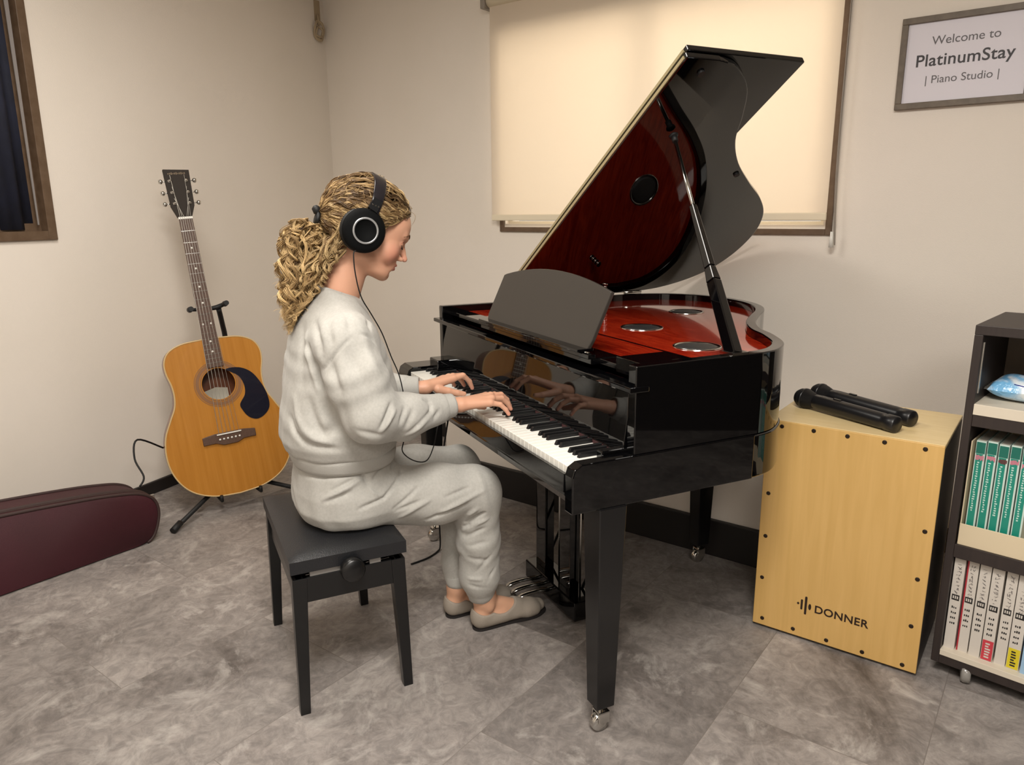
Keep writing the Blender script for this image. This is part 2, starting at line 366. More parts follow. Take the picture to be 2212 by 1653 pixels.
sign_text('PlatinumStay', .0560, SIGNX, 1.812, M_ink, spacing=1.03, offset=.0006)
sign_text('| Piano Studio |', .037, SIGNX, 1.748, M_ink2)

# ================================================================== PIANO
L_, ZB, ZA, ZR = 1.316, .623, .742, .954
pb = (-.66, .5, 0)
piano = pthing('grand_piano', 'black glossy baby grand piano with raised lid and red soundboard', 'piano', pb)
def P(name, mb, m, parent=piano, **k): return mb.build(name, m, parent, base=pb, **k)
lid_curve = [(0, .55), (-.018, .62), (-.085, .71), (-.19, .78), (-.30, .84), (-.41, .94), (-.52, 1.08), (-.61, 1.205), (-.71, 1.305), (-.84, 1.372), (-.99, 1.395), (-1.12, 1.372), (-1.22, 1.30), (-1.29, 1.18), (-L_, 1.03)]
def rimpt(p): return (p[0], p[1] if p[1] < .8 else .8+(p[1]-.8)*.86)
crv = smooth_curve(lid_curve, 6)
def outline(v0, f=lambda p: p, inset=0.0):
    pts = [(0, v0)]+[tuple(f(p)) for p in crv]+[(-L_, v0)]
    if not inset: return pts
    n = len(pts); out = []
    for i in range(n):
        a, b, c = np.array(pts[i-1]), np.array(pts[i]), np.array(pts[(i+1) % n])
        d1 = (b-a)/max(np.linalg.norm(b-a), 1e-9); d2 = (c-b)/max(np.linalg.norm(c-b), 1e-9)
        n1 = np.array([-d1[1], d1[0]]); n2 = np.array([-d2[1], d2[0]]); nn = n1+n2; nn /= np.linalg.norm(nn)
        k = inset/max(nn@n1, .4); out.append(tuple(b+nn*k))
    return out
# (0,v0)->(0,.55)... is counter clockwise; inward normal = left
rimO = outline(.17, rimpt); rimI = outline(.17, rimpt, .032)
rimI[0] = (-.032, .17); rimI[-1] = (-L_+.032, .17)
n = len(rimO); V = []; F = []
for (o_, i_) in zip(rimO, rimI):
    V += [(*o_, ZA), (*o_, ZR), (*i_, ZR), (*i_, ZA)]
for i in range(n-1):
    a, b = 4*i, 4*(i+1)
    F += [(a, b, b+1, a+1), (a+1, b+1, b+2, a+2), (a+2, b+2, b+3, a+3)]
F += [(0, 1, 2, 3), (4*(n-1), 4*(n-1)+3, 4*(n-1)+2, 4*(n-1)+1)]
o = mesh_obj('rim', V, F, M_gloss, piano, smooth=True, base=pb, bevel=.003)
md = o.modifiers.new('wn', 'WEIGHTED_NORMAL'); md.keep_sharp = True
o.data.set_sharp_from_angle(angle=radians(35)) if hasattr(o.data, 'set_sharp_from_angle') else None
# lower case, a touch prouder than the rim
lo = outline(.16, rimpt, -.004)
lo[0] = (.004, .16); lo[-1] = (-L_-.004, .16)
mb = MB().prism(lo, ZB, ZA-.003); o = P('lower_case', mb, M_gloss, bevel=.004)
o.data.polygons.foreach_set('use_smooth', [True]*len(o.data.polygons)); o.data.set_sharp_from_angle(angle=radians(35))
# arms and key bed
for a, b, ve in ((-.03, .006, .54), (-L_-.006, -1.215, 1.0)):
    mb = MB(); prof = [(0.0, ZB-.001), (ve, ZB-.001), (ve, ZA-.001), (.025, ZA-.001), (.006, ZA-.012), (0, ZA-.03)]
    mb.prism(prof, a, b, axis=0); P('arm', mb, M_gloss, bevel=.003)
mb = MB().prism([(.018, .632), (.16, ZB), (.16, .700), (.004, .700), (.0, .66)], -1.215, -.03, axis=0)
P('key_bed', mb, M_gloss, bevel=.002)
P('key_slip', MB().prism([(-.004, .668), (.008, .664), (.008, .712), (-.002, .712)], -1.215, -.03, axis=0), M_gloss, bevel=.001)
P('cheek_block', MB().box((-1.215, .09, .70), (-1.13, .19, .775)), M_gloss, bevel=.004)
P('cheek_block', MB().box((-.055, .10, .70), (-.03, .19, .75)), M_gloss, bevel=.004)
# keyboard : 52 white and 36 black keys
k0, k1 = -1.208, -.034; kw = (k1-k0)/52; ZK = .727
wm = MB().box((k0, .012, .702), (k0+kw-.0014, .16, ZK)); key0 = P('white_key', wm, M_white, bevel=.0012)
for i in range(1, 52):
    c = key0.copy(); COL.objects.link(c); c.parent = piano; c.location.x = key0.location.x + i*kw
bm_ = MB(); x = k0
bm_.hexa([(x-.0058, .063, ZK-.002), (x+.0058, .063, ZK-.002), (x+.0058, .158, ZK-.002), (x-.0058, .158, ZK-.002)],
         [(x-.0045, .069, ZK+.0115), (x+.0045, .069, ZK+.0115), (x+.0045, .158, ZK+.0115), (x-.0045, .158, ZK+.0115)])
bk0 = None
for i in range(1, 52):
    if (i-1+5) % 7 in (0, 1, 3, 4, 5) if True else 0:
        if bk0 is None:
            bk0 = P('black_key', bm_, M_black, bevel=.001); bk0.location.x = i*kw - pb[0]*0; first = i
        else:
            c = bk0.copy(); COL.objects.link(c); c.parent = piano; c.location.x = i*kw
P('key_felt', MB().box((k0, .157, .715), (k1, .165, .735)), mat('dark_red_felt', (52, 14, 16), .9))
# fallboard / front panel behind keys
P('fallboard', MB().prism([(.160, .728), (.176, .728), (.196, .893), (.182, .893)], -L_+.034, -.034, axis=0), M_gloss, bevel=.002)
P('front_rail', MB().prism([(.150, .892), (.205, .892), (.205, .906), (.150, .906)], -L_-.012, .006, axis=0), M_gloss, bevel=.003)
P('music_shelf', MB().box((-L_+.032, .206, .918), (-.032, .27, .932)), M_gloss, bevel=.002)
P('shelf_rail', MB().box((-.93, .172, .932), (-.215, .194, .944)).box((-.93, .180, .918), (-.215, .27, .934)), M_gloss, bevel=.002)
P('deck_block', MB().box((-.13, .20, .915), (-.032, .35, .9535)), M_gloss, bevel=.002)
bi = [p for p in outline(.27, rimpt, .033)]; bi[0] = (-.033, .27); bi[-1] = (-L_+.033, .27)
P('soundboard', MB().prism(bi, .90, .928), M_redwood)
P('board_seam', MB().box((-1.27, .425, .928), (-.04, .431, .9295)), M_gloss)
# speakers and sound holes
M_grille = mat('speaker_grille', (92, 92, 92), .3, metal=.7, bump=(900, .6))
for (cx, cy, r_) in ((-.62, .625, .070), (-.255, .555, .068), (-.86, 1.0, .066)):
    P('speaker_ring', MB().lathe([(r_, 0), (r_, .002), (r_-.002, .0032), (r_-.006, .0030), (r_-.008, .0005)], (cx, cy, .928), (0, 0, 1), 40, cap=False), M_chrome)
    P('speaker_grille', MB().lathe([(r_-.0075, .0005), (r_*.7, .0028), (r_*.3, .0042), (.001, .0046)], (cx, cy, .928), (0, 0, 1), 36), M_grille)
# hinge and lid
TH = radians(33.0)
def LIDM(): # lid local: s across, v, t thickness up
    return Matrix.Translation((-L_, 0, ZR+.004)) @ Matrix.Rotation(-TH, 4, 'Y')
LM = LIDM()
def lidded(name, pts, t0, t1, m, parent, **k):
    mb = MB(); mb.prism(pts, t0, t1); V_ = np.concatenate(mb.V); V_ = np.array([tuple(LM @ Vector(p)) for p in V_]); mb.V = [V_]
    return P(name, mb, m, parent, **k)
lp = [(.0+L_, .445)]+[(p[0]+L_, p[1]) for p in crv]+[(0, .445)]
lid = lidded('lid', lp, 0, .018, M_gloss, piano, bevel=.003)
fl = [(L_+.004, .452), (L_+.004, .848), (0, .848), (0, .452)]
lidded('lid_flap', fl, .0200, .0375, M_gloss, lid, bevel=.003)
M_edge2 = mat('lid_edge_pale', (186, 172, 134), .3, metal=.4)
lidded('edge_strip', [(.01, .4415), (L_-.01, .4415), (L_-.01, .4455), (.01, .4455)], .0035, .0125, M_edge2, lid)
lidded('edge_strip', [(.01, .4475), (L_-.01, .4475), (L_-.01, .4525), (.01, .4525)], .0245, .033, M_edge2, lid)
for (s, v_) in ((.85, .975), (1.27, .52), (.05, .9)):
    lidded('lid_bumper', [(s+.010*cos(a), v_+.010*sin(a)) for a in np.linspace(0, 2*pi, 14)[:-1]], -.006, 0.0, M_matte, lid)
for vv in (.52, .86, 1.02): P('lid_hinge', MB().tube([(-L_+.004, vv, ZR+.006), (-L_+.004, vv+.09, ZR+.006)], .006, 10), M_chrome)
mb = MB()
for k in range(7): mb.tube([(-1.137+.0*k, .81+.0*k, .957+.010*k-.0), (-1.137, .812, .963+.010*k)], .012-.004*(k % 2), 10)
P('tuning_fitting', mb, M_chrome)
# prop stick
p_base = Vector((-.018, .475, .95)); p_top = LM @ Vector((1.04, .585, 0))
dv = p_top-p_base
def pp(t): return p_base+dv*t
mb = MB()
def bar(mb, a, b, w0, w1, h0, h1):
    d = (b-a).normalized(); s_ = Vector((1, 0, 0))-d*d.x; s_.normalize(); q = d.cross(s_)
    lo_ = [a+s_*i*w0+q*j*h0 for i, j in ((-1, -1), (1, -1), (1, 1), (-1, 1))]; hi_ = [b+s_*i*w1+q*j*h1 for i, j in ((-1, -1), (1, -1), (1, 1), (-1, 1))]
    mb.hexa([tuple(p) for p in lo_], [tuple(p) for p in hi_])
bar(mb, pp(0), pp(.30), .0175, .0155, .015, .013); bar(mb, pp(.30), pp(.36), .0155, .0125, .013, .010); bar(mb, pp(.36), pp(.64), .0125, .0085, .010, .008)
stick = P('prop_stick', mb, M_gloss, bevel=.003)
P('prop_rod', MB().tube([pp(.58), pp(.96)], .0055, 12), M_chrome, stick)
P('prop_tip', MB().tube([pp(.95), pp(.985)], [.009, .009], 12).lathe([(.0, 0), (.013, .001), (.014, .006), (.009, .010), (.0, .011)], tuple(pp(.975)), tuple(LM.to_3x3() @ Vector((0, 0, 1))), 16), M_matte, stick)
P('prop_pivot', MB().box((-.045, .452, ZR), (.002, .505, ZR+.006)), M_chrome)
# music desk
A0 = Vector((0, .200, .945)); upd = Vector((0, sin(radians(15)), cos(radians(15))))
dp = [(-.905, 0), (-.262, 0), (-.248, .03), (-.213, .162)]+[(x_, .162+.036*(1-((x_+.533)/.32)**2)) for x_ in np.linspace(-.225, -.84, 15)]+[(-.856, .160), (-.91, .02)]
mb = MB(); mb.prism(dp, -.006, .006); V_ = np.concatenate(mb.V)
nn = Vector((0, -cos(radians(15)), sin(radians(15))))
mb.V = [np.array([tuple(Vector((p[0], 0, 0))+A0+upd*p[1]+nn*p[2]) for p in V_])]
desk = P('music_desk', mb, M_deskm, bevel=.0025)
P('desk_ledge', MB().box((-.915, .165, .9445), (-.258, .215, .952)), M_gloss, desk, bevel=.002)
for a_ in (-.30, -.90): P('desk_hinge', MB().tube([(a_, .19, .94), (a_+.06, .19, .94)], .006, 10), M_chrome, desk)
mb = MB()
bar(mb, Vector((-.35, .222, .935)), Vector((-.35, .262, 1.02)), .006, .005, .005, .004)
P('desk_prop', mb, M_black, desk)
# legs
def leg(cu_, cv, top=ZB):
    mb = MB(); a, b = .038, .0255
    mb.hexa([(cu_-b, cv-b, .076), (cu_+b, cv-b, .076), (cu_+b, cv+b, .076), (cu_-b, cv+b, .076)], [(cu_-a, cv-a, top+.001), (cu_+a, cv-a, top+.001), (cu_+a, cv+a, top+.001), (cu_-a, cv+a, top+.001)])
    lg = P('leg', mb, M_leg, bevel=.0025)
    cm = MB().lathe([(.006, 0), (.006, .03), (.018, .03), (.018, .036)], (cu_, cv, .042), (0, 0, 1), 14)
    cm.box((cu_-.017, cv-.014, .026), (cu_-.0135, cv+.018, .058)); cm.box((cu_+.0135, cv-.014, .026), (cu_+.017, cv+.018, .058)); cm.box((cu_-.017, cv-.014, .053), (cu_+.017, cv+.018, .058))
    cs = P('caster', cm, M_chrome, lg, bevel=.0008)
    P('caster_wheel', MB().lathe([(.004, -.0125), (.022, -.012), (.0245, -.008), (.0245, .008), (.022, .012), (.004, .0125)], (cu_, cv-.004, .0250), (1, 0, 0), 20), M_chrome, lg)
leg(-.027, .110); leg(-1.280, .110); leg(-.655, .945)
# pedal lyre
ly = P('lyre_box', MB().box((-.815, .29, .018), (-.465, .375, .084)), M_gloss, bevel=.004)
for uc in (-.745, -.575): P('lyre_post', MB().box((uc-.034, .315, .084), (uc+.034, .35, ZB)), M_gloss, ly, bevel=.002)
for uc in (-.665, -.525): P('pedal_rod', MB().tube([(uc, .345, .075), (uc, .345, ZB)], .0035, 8), M_chrome, ly)
for uc in (-.78, -.54): P('lyre_brace', MB().tube([(uc, .36, .08), (uc, .62, ZB)], .005, 8), M_black, ly)
for uc in (-.735, -.690, -.645):
    mb = MB(); pts = []
    V_ = []; prof = [(.30, .046, .011, .010), (.26, .050, .010, .008), (.225, .052, .013, .006), (.195, .049, .015, .006), (.178, .043, .012, .005), (.172, .040, .006, .004)]
    for (v_, z_, wd, hh) in prof:
        wd *= .85
        V_ += [(uc-wd, v_, z_-hh*.3), (uc+wd, v_, z_-hh*.3), (uc+wd*.7, v_, z_+hh*.7), (uc-wd*.7, v_, z_+hh*.7)]
    F_ = [(4*i+k, 4*i+(k+1) % 4, 4*i+4+(k+1) % 4, 4*i+4+k) for i in range(len(prof)-1) for k in range(4)]+[(0, 1, 2, 3), tuple(4*(len(prof)-1)+k for k in (3, 2, 1, 0))]
    mb.add(V_, F_, True); P('pedal', mb, M_chrome, ly)

# ================================================================== BENCH
bq = (-.672, -.42, 0)
bench = pthing('piano_bench', 'black padded piano bench with height knob under the seated pianist', 'bench', bq)
def Bp(name, mb, m, parent=bench, **k): return mb.build(name, m, parent, base=bq, **k)
x0, x1, y0, y1 = -.925, -.420, -.575, -.268
# cushion
V = []; F = []; nx, ny = 28, 20
for j in range(ny+1):
    for i in range(nx+1):
        a, b = i/nx, j/ny; ex = min(a, 1-a)*(x1-x0); ey = min(b, 1-b)*(y1-y0)
        h = .012*(1-math.exp(-min(ex, ey)/.018)); pd = .006*(sin(pi*a)*sin(pi*b))
        V.append((x0+a*(x1-x0), y0+b*(y1-y0), .443+h+pd-.004))
for j in range(ny):
    for i in range(nx): q = j*(nx+1)+i; F.append((q, q+1, q+nx+2, q+nx+1))
b0 = len(V); ring = [(i, 0) for i in range(nx)]+[(nx, j) for j in range(ny)]+[(i, ny) for i in range(nx, 0, -1)]+[(0, j) for j in range(ny, 0, -1)]
for (i, j) in ring: v_ = V[j*(nx+1)+i]; V.append((v_[0], v_[1], .405))
m_ = len(ring)
for k in range(m_):
    a = ring[k][1]*(nx+1)+ring[k][0]; b = ring[(k+1) % m_][1]*(nx+1)+ring[(k+1) % m_][0]; F.append((a, b, b0+(k+1) % m_, b0+k))
F.append(tuple(b0+k for k in range(m_))[::-1])
o = mesh_obj('seat_cushion', V, F, M_leather, bench, smooth=True, base=bq, bevel=.0)
o.data.set_sharp_from_angle(angle=radians(50))
Bp('lift_plate', MB().box((x0+.05, y0+.03, .375), (x1-.05, y1-.03, .405)), M_black)
Bp('seat_frame', MB().box((x0+.012, y0+.012, .318), (x1-.006, y0+.03, .388)).box((x0+.012, y1-.03, .318), (x1-.006, y1-.012, .388)).box((x0+.006, y0+.03, .318), (x0+.024, y1-.03, .388)).box((x1-.024, y0+.03, .318), (x1-.006, y1-.03, .388)), M_black, bevel=.002)
for (cx, cy) in ((x0, y0), (x1, y0), (x1, y1), (x0, y1)):
    sx = 1 if cx == x0 else -1; sy = 1 if cy == y0 else -1
    a = (cx+sx*.004, cy+sy*.004); t = .038; bt = .026; off = .004
    mb = MB(); T = [(a[0], a[1]), (a[0]+sx*t, a[1]), (a[0]+sx*t, a[1]+sy*t), (a[0], a[1]+sy*t)]; a2 = (cx-sx*.004, cy-sy*.002)
    Bt = [(a2[0], a2[1]), (a2[0]+sx*bt, a2[1]), (a2[0]+sx*bt, a2[1]+sy*bt), (a2[0], a2[1]+sy*bt)]
    mb.hexa([(*p, 0) for p in Bt], [(*p, .388) for p in T]); Bp('leg', mb, M_black, bevel=.0015)
Bp('height_knob', MB().tube([(x1-.03, -.42, .398), (x1+.004, -.42, .398)], .008, 12).lathe([(.020, 0), (.030, .003), (.032, .010), (.032, .026), (.027, .032), (.0, .034)], (x1+.002, -.42, .398), (1, 0, 0), 24), M_black)
M_steel = mat('grey_steel', (150, 148, 145), .35, metal=.6)
for a_, b_ in ((y0+.05, y0+.13), (y1-.10, y1-.07)): Bp('scissor_bar', MB().box((x1-.022, a_, .389), (x1-.008, b_, .402)), M_steel)

# ================================================================== GUITAR on its stand
gph = atan2(-1.65, 3.0)+radians(6); gl = radians(11)
gn = Vector((cos(gph)*cos(gl), sin(gph)*cos(gl), sin(gl))); gX = Vector((-sin(gph), cos(gph), 0)); gY = gn.cross(gX)
if gY.z < 0: gY = -gY
ga = atan2(-.067, 1)
GYv = (gY*cos(ga)+gX*sin(ga)).normalized(); GXv = (gX*cos(ga)-gY*sin(ga)).normalized()
G0 = Vector((-2.93, 1.62, .11))+gX*.150+gY*(-.035)
GM = Matrix.Translation(G0) @ Matrix((GXv, GYv, gn)).transposed().to_4x4()
guitar = thing('acoustic_guitar', 'natural top acoustic guitar with dark pickguard leaning on a stand', 'guitar', M=GM)
prof = [(.0, .0), (.10, .010), (.178, .042), (.228, .092), (.258, .16), (.266, .235), (.254, .31), (.222, .378), (.197, .428), (.188, .475), (.190, .525), (.202, .58), (.201, .63), (.176, .672), (.122, .697), (.05, .704), (.0, .705)]
gr = smooth_curve(prof, 5); half = [(p[0], p[1]) for p in gr]
outl = half+[(-x, y) for x, y in half[::-1]][1:-1]
DEP = .125
hc = (0, .502); hr = .070
def edge_r(a): # ray from hole centre to outline
    d = np.array([cos(a), sin(a)]); best = 9
    for i in range(len(outl)):
        p = np.array(outl[i])-hc; q = np.array(outl[(i+1) % len(outl)])-hc; e = q-p
        den = d[0]*e[1]-d[1]*e[0]
        if abs(den) < 1e-12: continue
        t = (p[0]*e[1]-p[1]*e[0])/den; s_ = (p[0]*d[1]-p[1]*d[0])/den
        if t > .02 and -1e-6 <= s_ <= 1+1e-6: best = min(best, t)
    return best
NA = 160; an = [2*pi*i/NA for i in range(NA)]
ring_o = [(hc[0]+edge_r(a)*cos(a), hc[1]+edge_r(a)*sin(a)) for a in an]; ring_i = [(hc[0]+hr*cos(a), hc[1]+hr*sin(a)) for a in an]
V = [(*p, 0) for p in ring_o]+[(*p, 0) for p in ring_i]+[(*p, -.004) for p in ring_i]+[(*p, -.004) for p in ring_o]
F = []
for i in range(NA):
    j = (i+1) % NA; F += [(i, j, NA+j, NA+i), (NA+i, NA+j, 2*NA+j, 2*NA+i), (2*NA+i, 2*NA+j, 3*NA+j, 3*NA+i)]
mesh_obj('soundboard', V, F, M_spruce, guitar)
V = [(*p, -.0035) for p in ring_o]+[(*p, -DEP) for p in ring_o]+[(p[0]*.985, hc[1]+(p[1]-hc[1])*.99, -.0035) for p in ring_o]+[(p[0]*.985, hc[1]+(p[1]-hc[1])*.99, -DEP+.004) for p in ring_o]
F = [(i, (i+1) % NA, NA+(i+1) % NA, NA+i) for i in range(NA)]+[(2*NA+i, 2*NA+(i+1) % NA, 3*NA+(i+1) % NA, 3*NA+i) for i in range(NA)]+[tuple(range(NA, 2*NA)), tuple(range(3*NA, 4*NA))]
mesh_obj('body_sides', V, F, M_mahog, guitar)
M_bind = mat('cream_binding', (206, 178, 128), .4)
mb = MB(); mb.tube([(*p, -.001) for p in outl]+[(*outl[0], -.001)], .0032, 8, cap=False); mb.build('binding', M_bind, guitar)
M_ros = mat('rosette_rings', (136, 96, 62), .35)
for ra, rb in ((.074, .079), (.082, .097), (.100, .103)):
    V = [(hc[0]+r_*cos(a), hc[1]+r_*sin(a), z_) for r_, z_ in ((ra, .0002), (rb, .0002), (rb, .0008), (ra, .0008)) for a in an]
    F = [(k*NA+i, k*NA+(i+1) % NA, ((k+1) % 4)*NA+(i+1) % NA, ((k+1) % 4)*NA+i) for k in range(4) for i in range(NA)]
    mesh_obj('rosette_ring', V, F, M_ros, guitar)
M_pick = mat('navy_black_pickguard', (20, 21, 36), .22, coat=.3)
pg = smooth_curve([(.040, .590), (.095, .590), (.145, .560), (.180, .50), (.197, .44), (.195, .388), (.165, .355), (.130, .345), (.098, .362), (.078, .395), (.072, .425), (.10, .465), (.104, .51), (.086, .555)], 5, closed=True)
pg = [(p[0]+.0, p[1]-.03) for p in pg]
MB().prism([tuple(p) for p in pg], .001, .003).build('pickguard', M_pick, guitar)
bp = [(-.113, -.020), (-.06, -.020), (-.03, -.033), (.03, -.033), (.06, -.020), (.113, -.020), (.113, .014), (.06, .022), (-.06, .022), (-.113, .014)]
brg = MB().prism([(x, .262+y) for x, y in bp], 0, .011).build('bridge', M_rosette, guitar, bevel=.002)
MB().box((-.052, .276, .010), (.052, .281, .016)).build('saddle', M_white, brg)
for k in range(6): MB().lathe([(.0045, 0), (.0045, .003), (.0, .005)], (-.042+.0168*k, .256, .0105), (0, 0, 1), 10).build('bridge_pin', M_white, brg)
fb = MB(); fb.hexa([(-.033, .578, .0005), (.033, .578, .0005), (.0275, 1.235, .0005), (-.0275, 1.235, .0005)], [(-.033, .578, .011), (.033, .578, .011), (.0275, 1.235, .011), (-.0275, 1.235, .011)])
fb.build('fingerboard', M_rosette, guitar, bevel=.001)
nk = MB(); V = []; m_ = 9
for (y, hw) in ((.70, .031), (1.235, .0265)):
    for k in range(m_): a = pi*k/(m_-1); V.append((hw*cos(a), y, -.024*sin(a)))
nk.add(V, [(k, k+1, m_+k+1, m_+k) for k in range(m_-1)]+[(0, m_, 2*m_-1, m_-1), tuple(range(m_)), tuple(range(m_, 2*m_))[::-1]]); nk.build('neck', M_mahog, guitar)
MB().box((-.029, 1.233, .001), (.029, 1.243, .014)).build('nut', M_white, guitar, bevel=.001)
scale_len = 1.235-.2785
fm = None
for k in range(1, 20):
    y = 1.235-scale_len*(1-2**(-k/12)); hw = .0275+(1.235-y)/.657*.0055
    MB().box((-hw, y-.001, .0108), (hw, y+.001, .0122)).build('fret', M_chrome, guitar)
def fy(k): a = 1.235-scale_len*(1-2**(-(k-1)/12)); b = 1.235-scale_len*(1-2**(-k/12)); return (a+b)/2
for k, xs in ((3, (0,)), (5, (0,)), (7, (0,)), (9, (0,)), (12, (-.017, .017)), (15, (0,)), (17, (0,))):
    for x in xs: MB().lathe([(.0045, 0), (.0045, .0004), (0, .0005)], (x, fy(k), .011), (0, 0, 1), 12).build('inlay_dot', M_white, guitar)
hd = [(-.029, 1.243), (-.048, 1.292), (-.0525, 1.452), (.0525, 1.446), (.048, 1.292), (.029, 1.243)]
hdo = MB().prism(hd, -.020, .001).build('headstock', M_head, guitar, bevel=.0015)
M_ghost = mat('faded_logo', (120, 100, 72), .5)
lg = MB()
for k in range(11): x = -.036+.0066*k; h_ = .0035+.002*((k*37) % 3); lg.box((x, 1.431-h_*.5, .0012), (x+.0042, 1.431+h_*.8, .0016))
lg.build('faded_marking', M_ghost, hdo)
for s_ in (-1, 1):
    for k, y in enumerate((1.305, 1.352, 1.402)):
        x = s_*(.036+.002*k)
        p_ = MB().lathe([(.009, 0), (.009, .002), (.005, .003), (.005, .010), (.0, .011)], (x*.82, y, .001), (0, 0, 1), 12).build('tuning_post', M_chrome, hdo)
        MB().tube([(s_*.045, y, -.012), (s_*.062, y, -.012)], .0025, 8).lathe([(.002, -.001), (.010, .004), (.011, .010), (.007, .017), (0, .018)], (s_*.06, y, -.012), (s_, 0, 0), 12).build('tuning_peg', M_chrome, p_)
for k in range(6):
    t = k/5-.5; y3 = (1.305, 1.352, 1.402)[(2-k) if k < 3 else (k-3)] if False else 1.30+.05*abs(k-2.5)
    MB().tube([(t*.086, .281, .016), (t*.043, 1.236, .0145), ((-1 if k < 3 else 1)*.029, y3, .006)], .0007+.00012*(5-k), 5, cap=False).build('string', M_alu, guitar)
MB().prism([(-.055, .425), (.05, .425), (.05, .475), (.0, .485), (-.055, .472)], -DEP+.005, -DEP+.006).build('inner_label', mat('paper_label', (222, 214, 196), .8), guitar)

# stand
st = thing('guitar_stand', 'black folding guitar stand holding the acoustic guitar by the corner', 'stand', (-3.06, 1.74, 0)); sb_ = (-3.06, 1.74, 0)
hub = Vector(GM @ Vector((0, .10, -DEP-.035)))
yk = Vector(GM @ Vector((.028, .845, -.055)))
MB().tube(smooth_curve([hub, GM @ Vector((.070, .45, -DEP-.035)), GM @ Vector((.088, .69, -DEP-.030)), GM @ Vector((.082, .765, -.115)), GM @ Vector((.070, .835, -.055))], 5), .0115, 12).build('mast', M_matte, st, sb_)
yb = MB(); A = GM @ Vector((-.052, .845, -.045)); B = GM @ Vector((.098, .852, -.045))
yb.tube([A, GM @ Vector((.020, .838, -.052)), GM @ Vector((.065, .842, -.055)), B], [.0075, .0085, .011, .009], 10); o = yb.build('yoke', M_matte, st, sb_)
for q, dx in ((A, 0), (B, 0)): MB().tube([q, q+gn*.055], [.013, .011], 12).build('rubber_horn', M_matte, o, sb_)
bm2 = Vector(GM @ Vector((.05, .70, -.060)))
for k, (fx, fy_) in enumerate(((-2.853, 1.421), (-2.70, 2.06), (-3.38, 1.86))):
    f = Vector((fx, fy_, .014)); leg_ = MB().tube([hub-Vector((0, 0, .03)), f], [.010, .010], 10).build('leg', M_matte, st, sb_)
    MB().tube([f.lerp(hub, .12), f], [.014, .014], 12).build('rubber_foot', M_matte, leg_, sb_)
for s_ in (-1, 1):
    a = GM @ Vector((s_*.03, .06, -DEP-.02)); b = GM @ Vector((s_*.085, -.010, -DEP-.01)); c_ = GM @ Vector((s_*.085, -.012, .02)); d_ = GM @ Vector((s_*.085, .012, .028))
    MB().tube([hub, a, b, c_, d_], .0075, 10).build('cradle_arm', M_matte, st, sb_)
# thin cable on the wall by the case
tag(MB().tube(smooth_curve([(-3.13, 1.56, .29), (-3.08, 1.43, .37), (-3.05, 1.395, .30), (-3.0, 1.40, .23), (-2.98, 1.37, .20)], 6), .004, 8).build('thin_cable', M_matte), 'thin black cable looping up beside the maroon instrument case', 'cable')

# adaptor lead under the piano
tag(MB().tube(smooth_curve([(-1.85, 1.81, .004), (-1.835, 1.88, .004), (-1.84, 1.945, .005), (-1.848, 1.972, .02), (-1.85, 1.975, .12), (-1.84, 1.985, .35), (-1.80, 2.01, .625)], 6), .0035, 8).build('adaptor_lead', M_matte), 'thin black lead hanging from the piano down to the floor behind the woman', 'cable')

# instrument case on its side
M_maroon = mat('maroon_fabric', (66, 17, 30), .62, bump=(500, .4), noise=(3, (56, 12, 22)))
M_zip = mat('dark_brown_trim', (58, 40, 38), .6, bump=(300, .4))
kb = (-2.93, .7, 0)
case = thing('instrument_case', 'long maroon soft instrument case lying on its side by the left wall', 'case', kb)
cp = [(.35, .0), (.8, 0), (1.1, 0), (1.22, 0), (1.29, .0), (1.338, .022), (1.365, .08), (1.372, .135), (1.355, .182), (1.31, .215), (1.24, .235), (1.10, .258), (.83, .288), (.35, .328)]
cs_ = smooth_curve(cp, 5)
x_f, x_b = -2.845, -3.04
prof_x = [(x_f-.022, .985), (x_f-.006, .994), (x_f, 1.0)]
cen = (.85, .13)
def cscale(p, k): return (cen[0]+(p[0]-cen[0])*(1-(1-k)*.35), max(0.0, cen[1]+(p[1]-cen[1])*k))
layers = [(x_b, .93), (x_b+.012, .98), (x_b+.03, 1.0), (x_f-.03, 1.0), (x_f-.008, .985), (x_f, .95)]
V = []; n = len(cs_)
for x, k in layers: V += [(x, *cscale(p, k)) for p in cs_]
F = [(l*n+i, l*n+(i+1) % n, (l+1)*n+(i+1) % n, (l+1)*n+i) for l in range(len(layers)-1) for i in range(n)]+[tuple(range(n))[::-1], tuple((len(layers)-1)*n+i for i in range(n))]
o = mesh_obj('case_shell', V, F, M_maroon, case, smooth=True, base=kb); o.data.set_sharp_from_angle(angle=radians(60))
top = [p for p in cs_ if p[1] > .02]
for name_, xx, rr in (('piping', x_f-.006, .0065), ('zip', x_f-.055, .009), ('piping', x_b+.012, .0065)):
    MB().tube([(xx, *p) for p in cs_ if p[1] > .004], rr, 8).build(name_, M_zip, case, kb)
mb = MB(); V = []
pts_ = [p for p in cs_ if p[1] > .05]
for p in pts_: V += [(x_f-.035, p[0]+.001, p[1]+.002), (x_f-.075, p[0]+.001, p[1]+.002), (x_f-.075, p[0], p[1]-.004), (x_f-.035, p[0], p[1]-.004)]
mb.add(V, [(4*i+k, 4*i+(k+1) % 4, 4*i+4+(k+1) % 4, 4*i+4+k) for i in range(len(pts_)-1) for k in range(4)]+[(0, 1, 2, 3)]); mb.build('zip_band', M_zip, case, kb)
MB().box((-2.905, 1.355, .165), (-2.895, 1.385, .18)).build('zip_pull', M_chrome, case, kb)

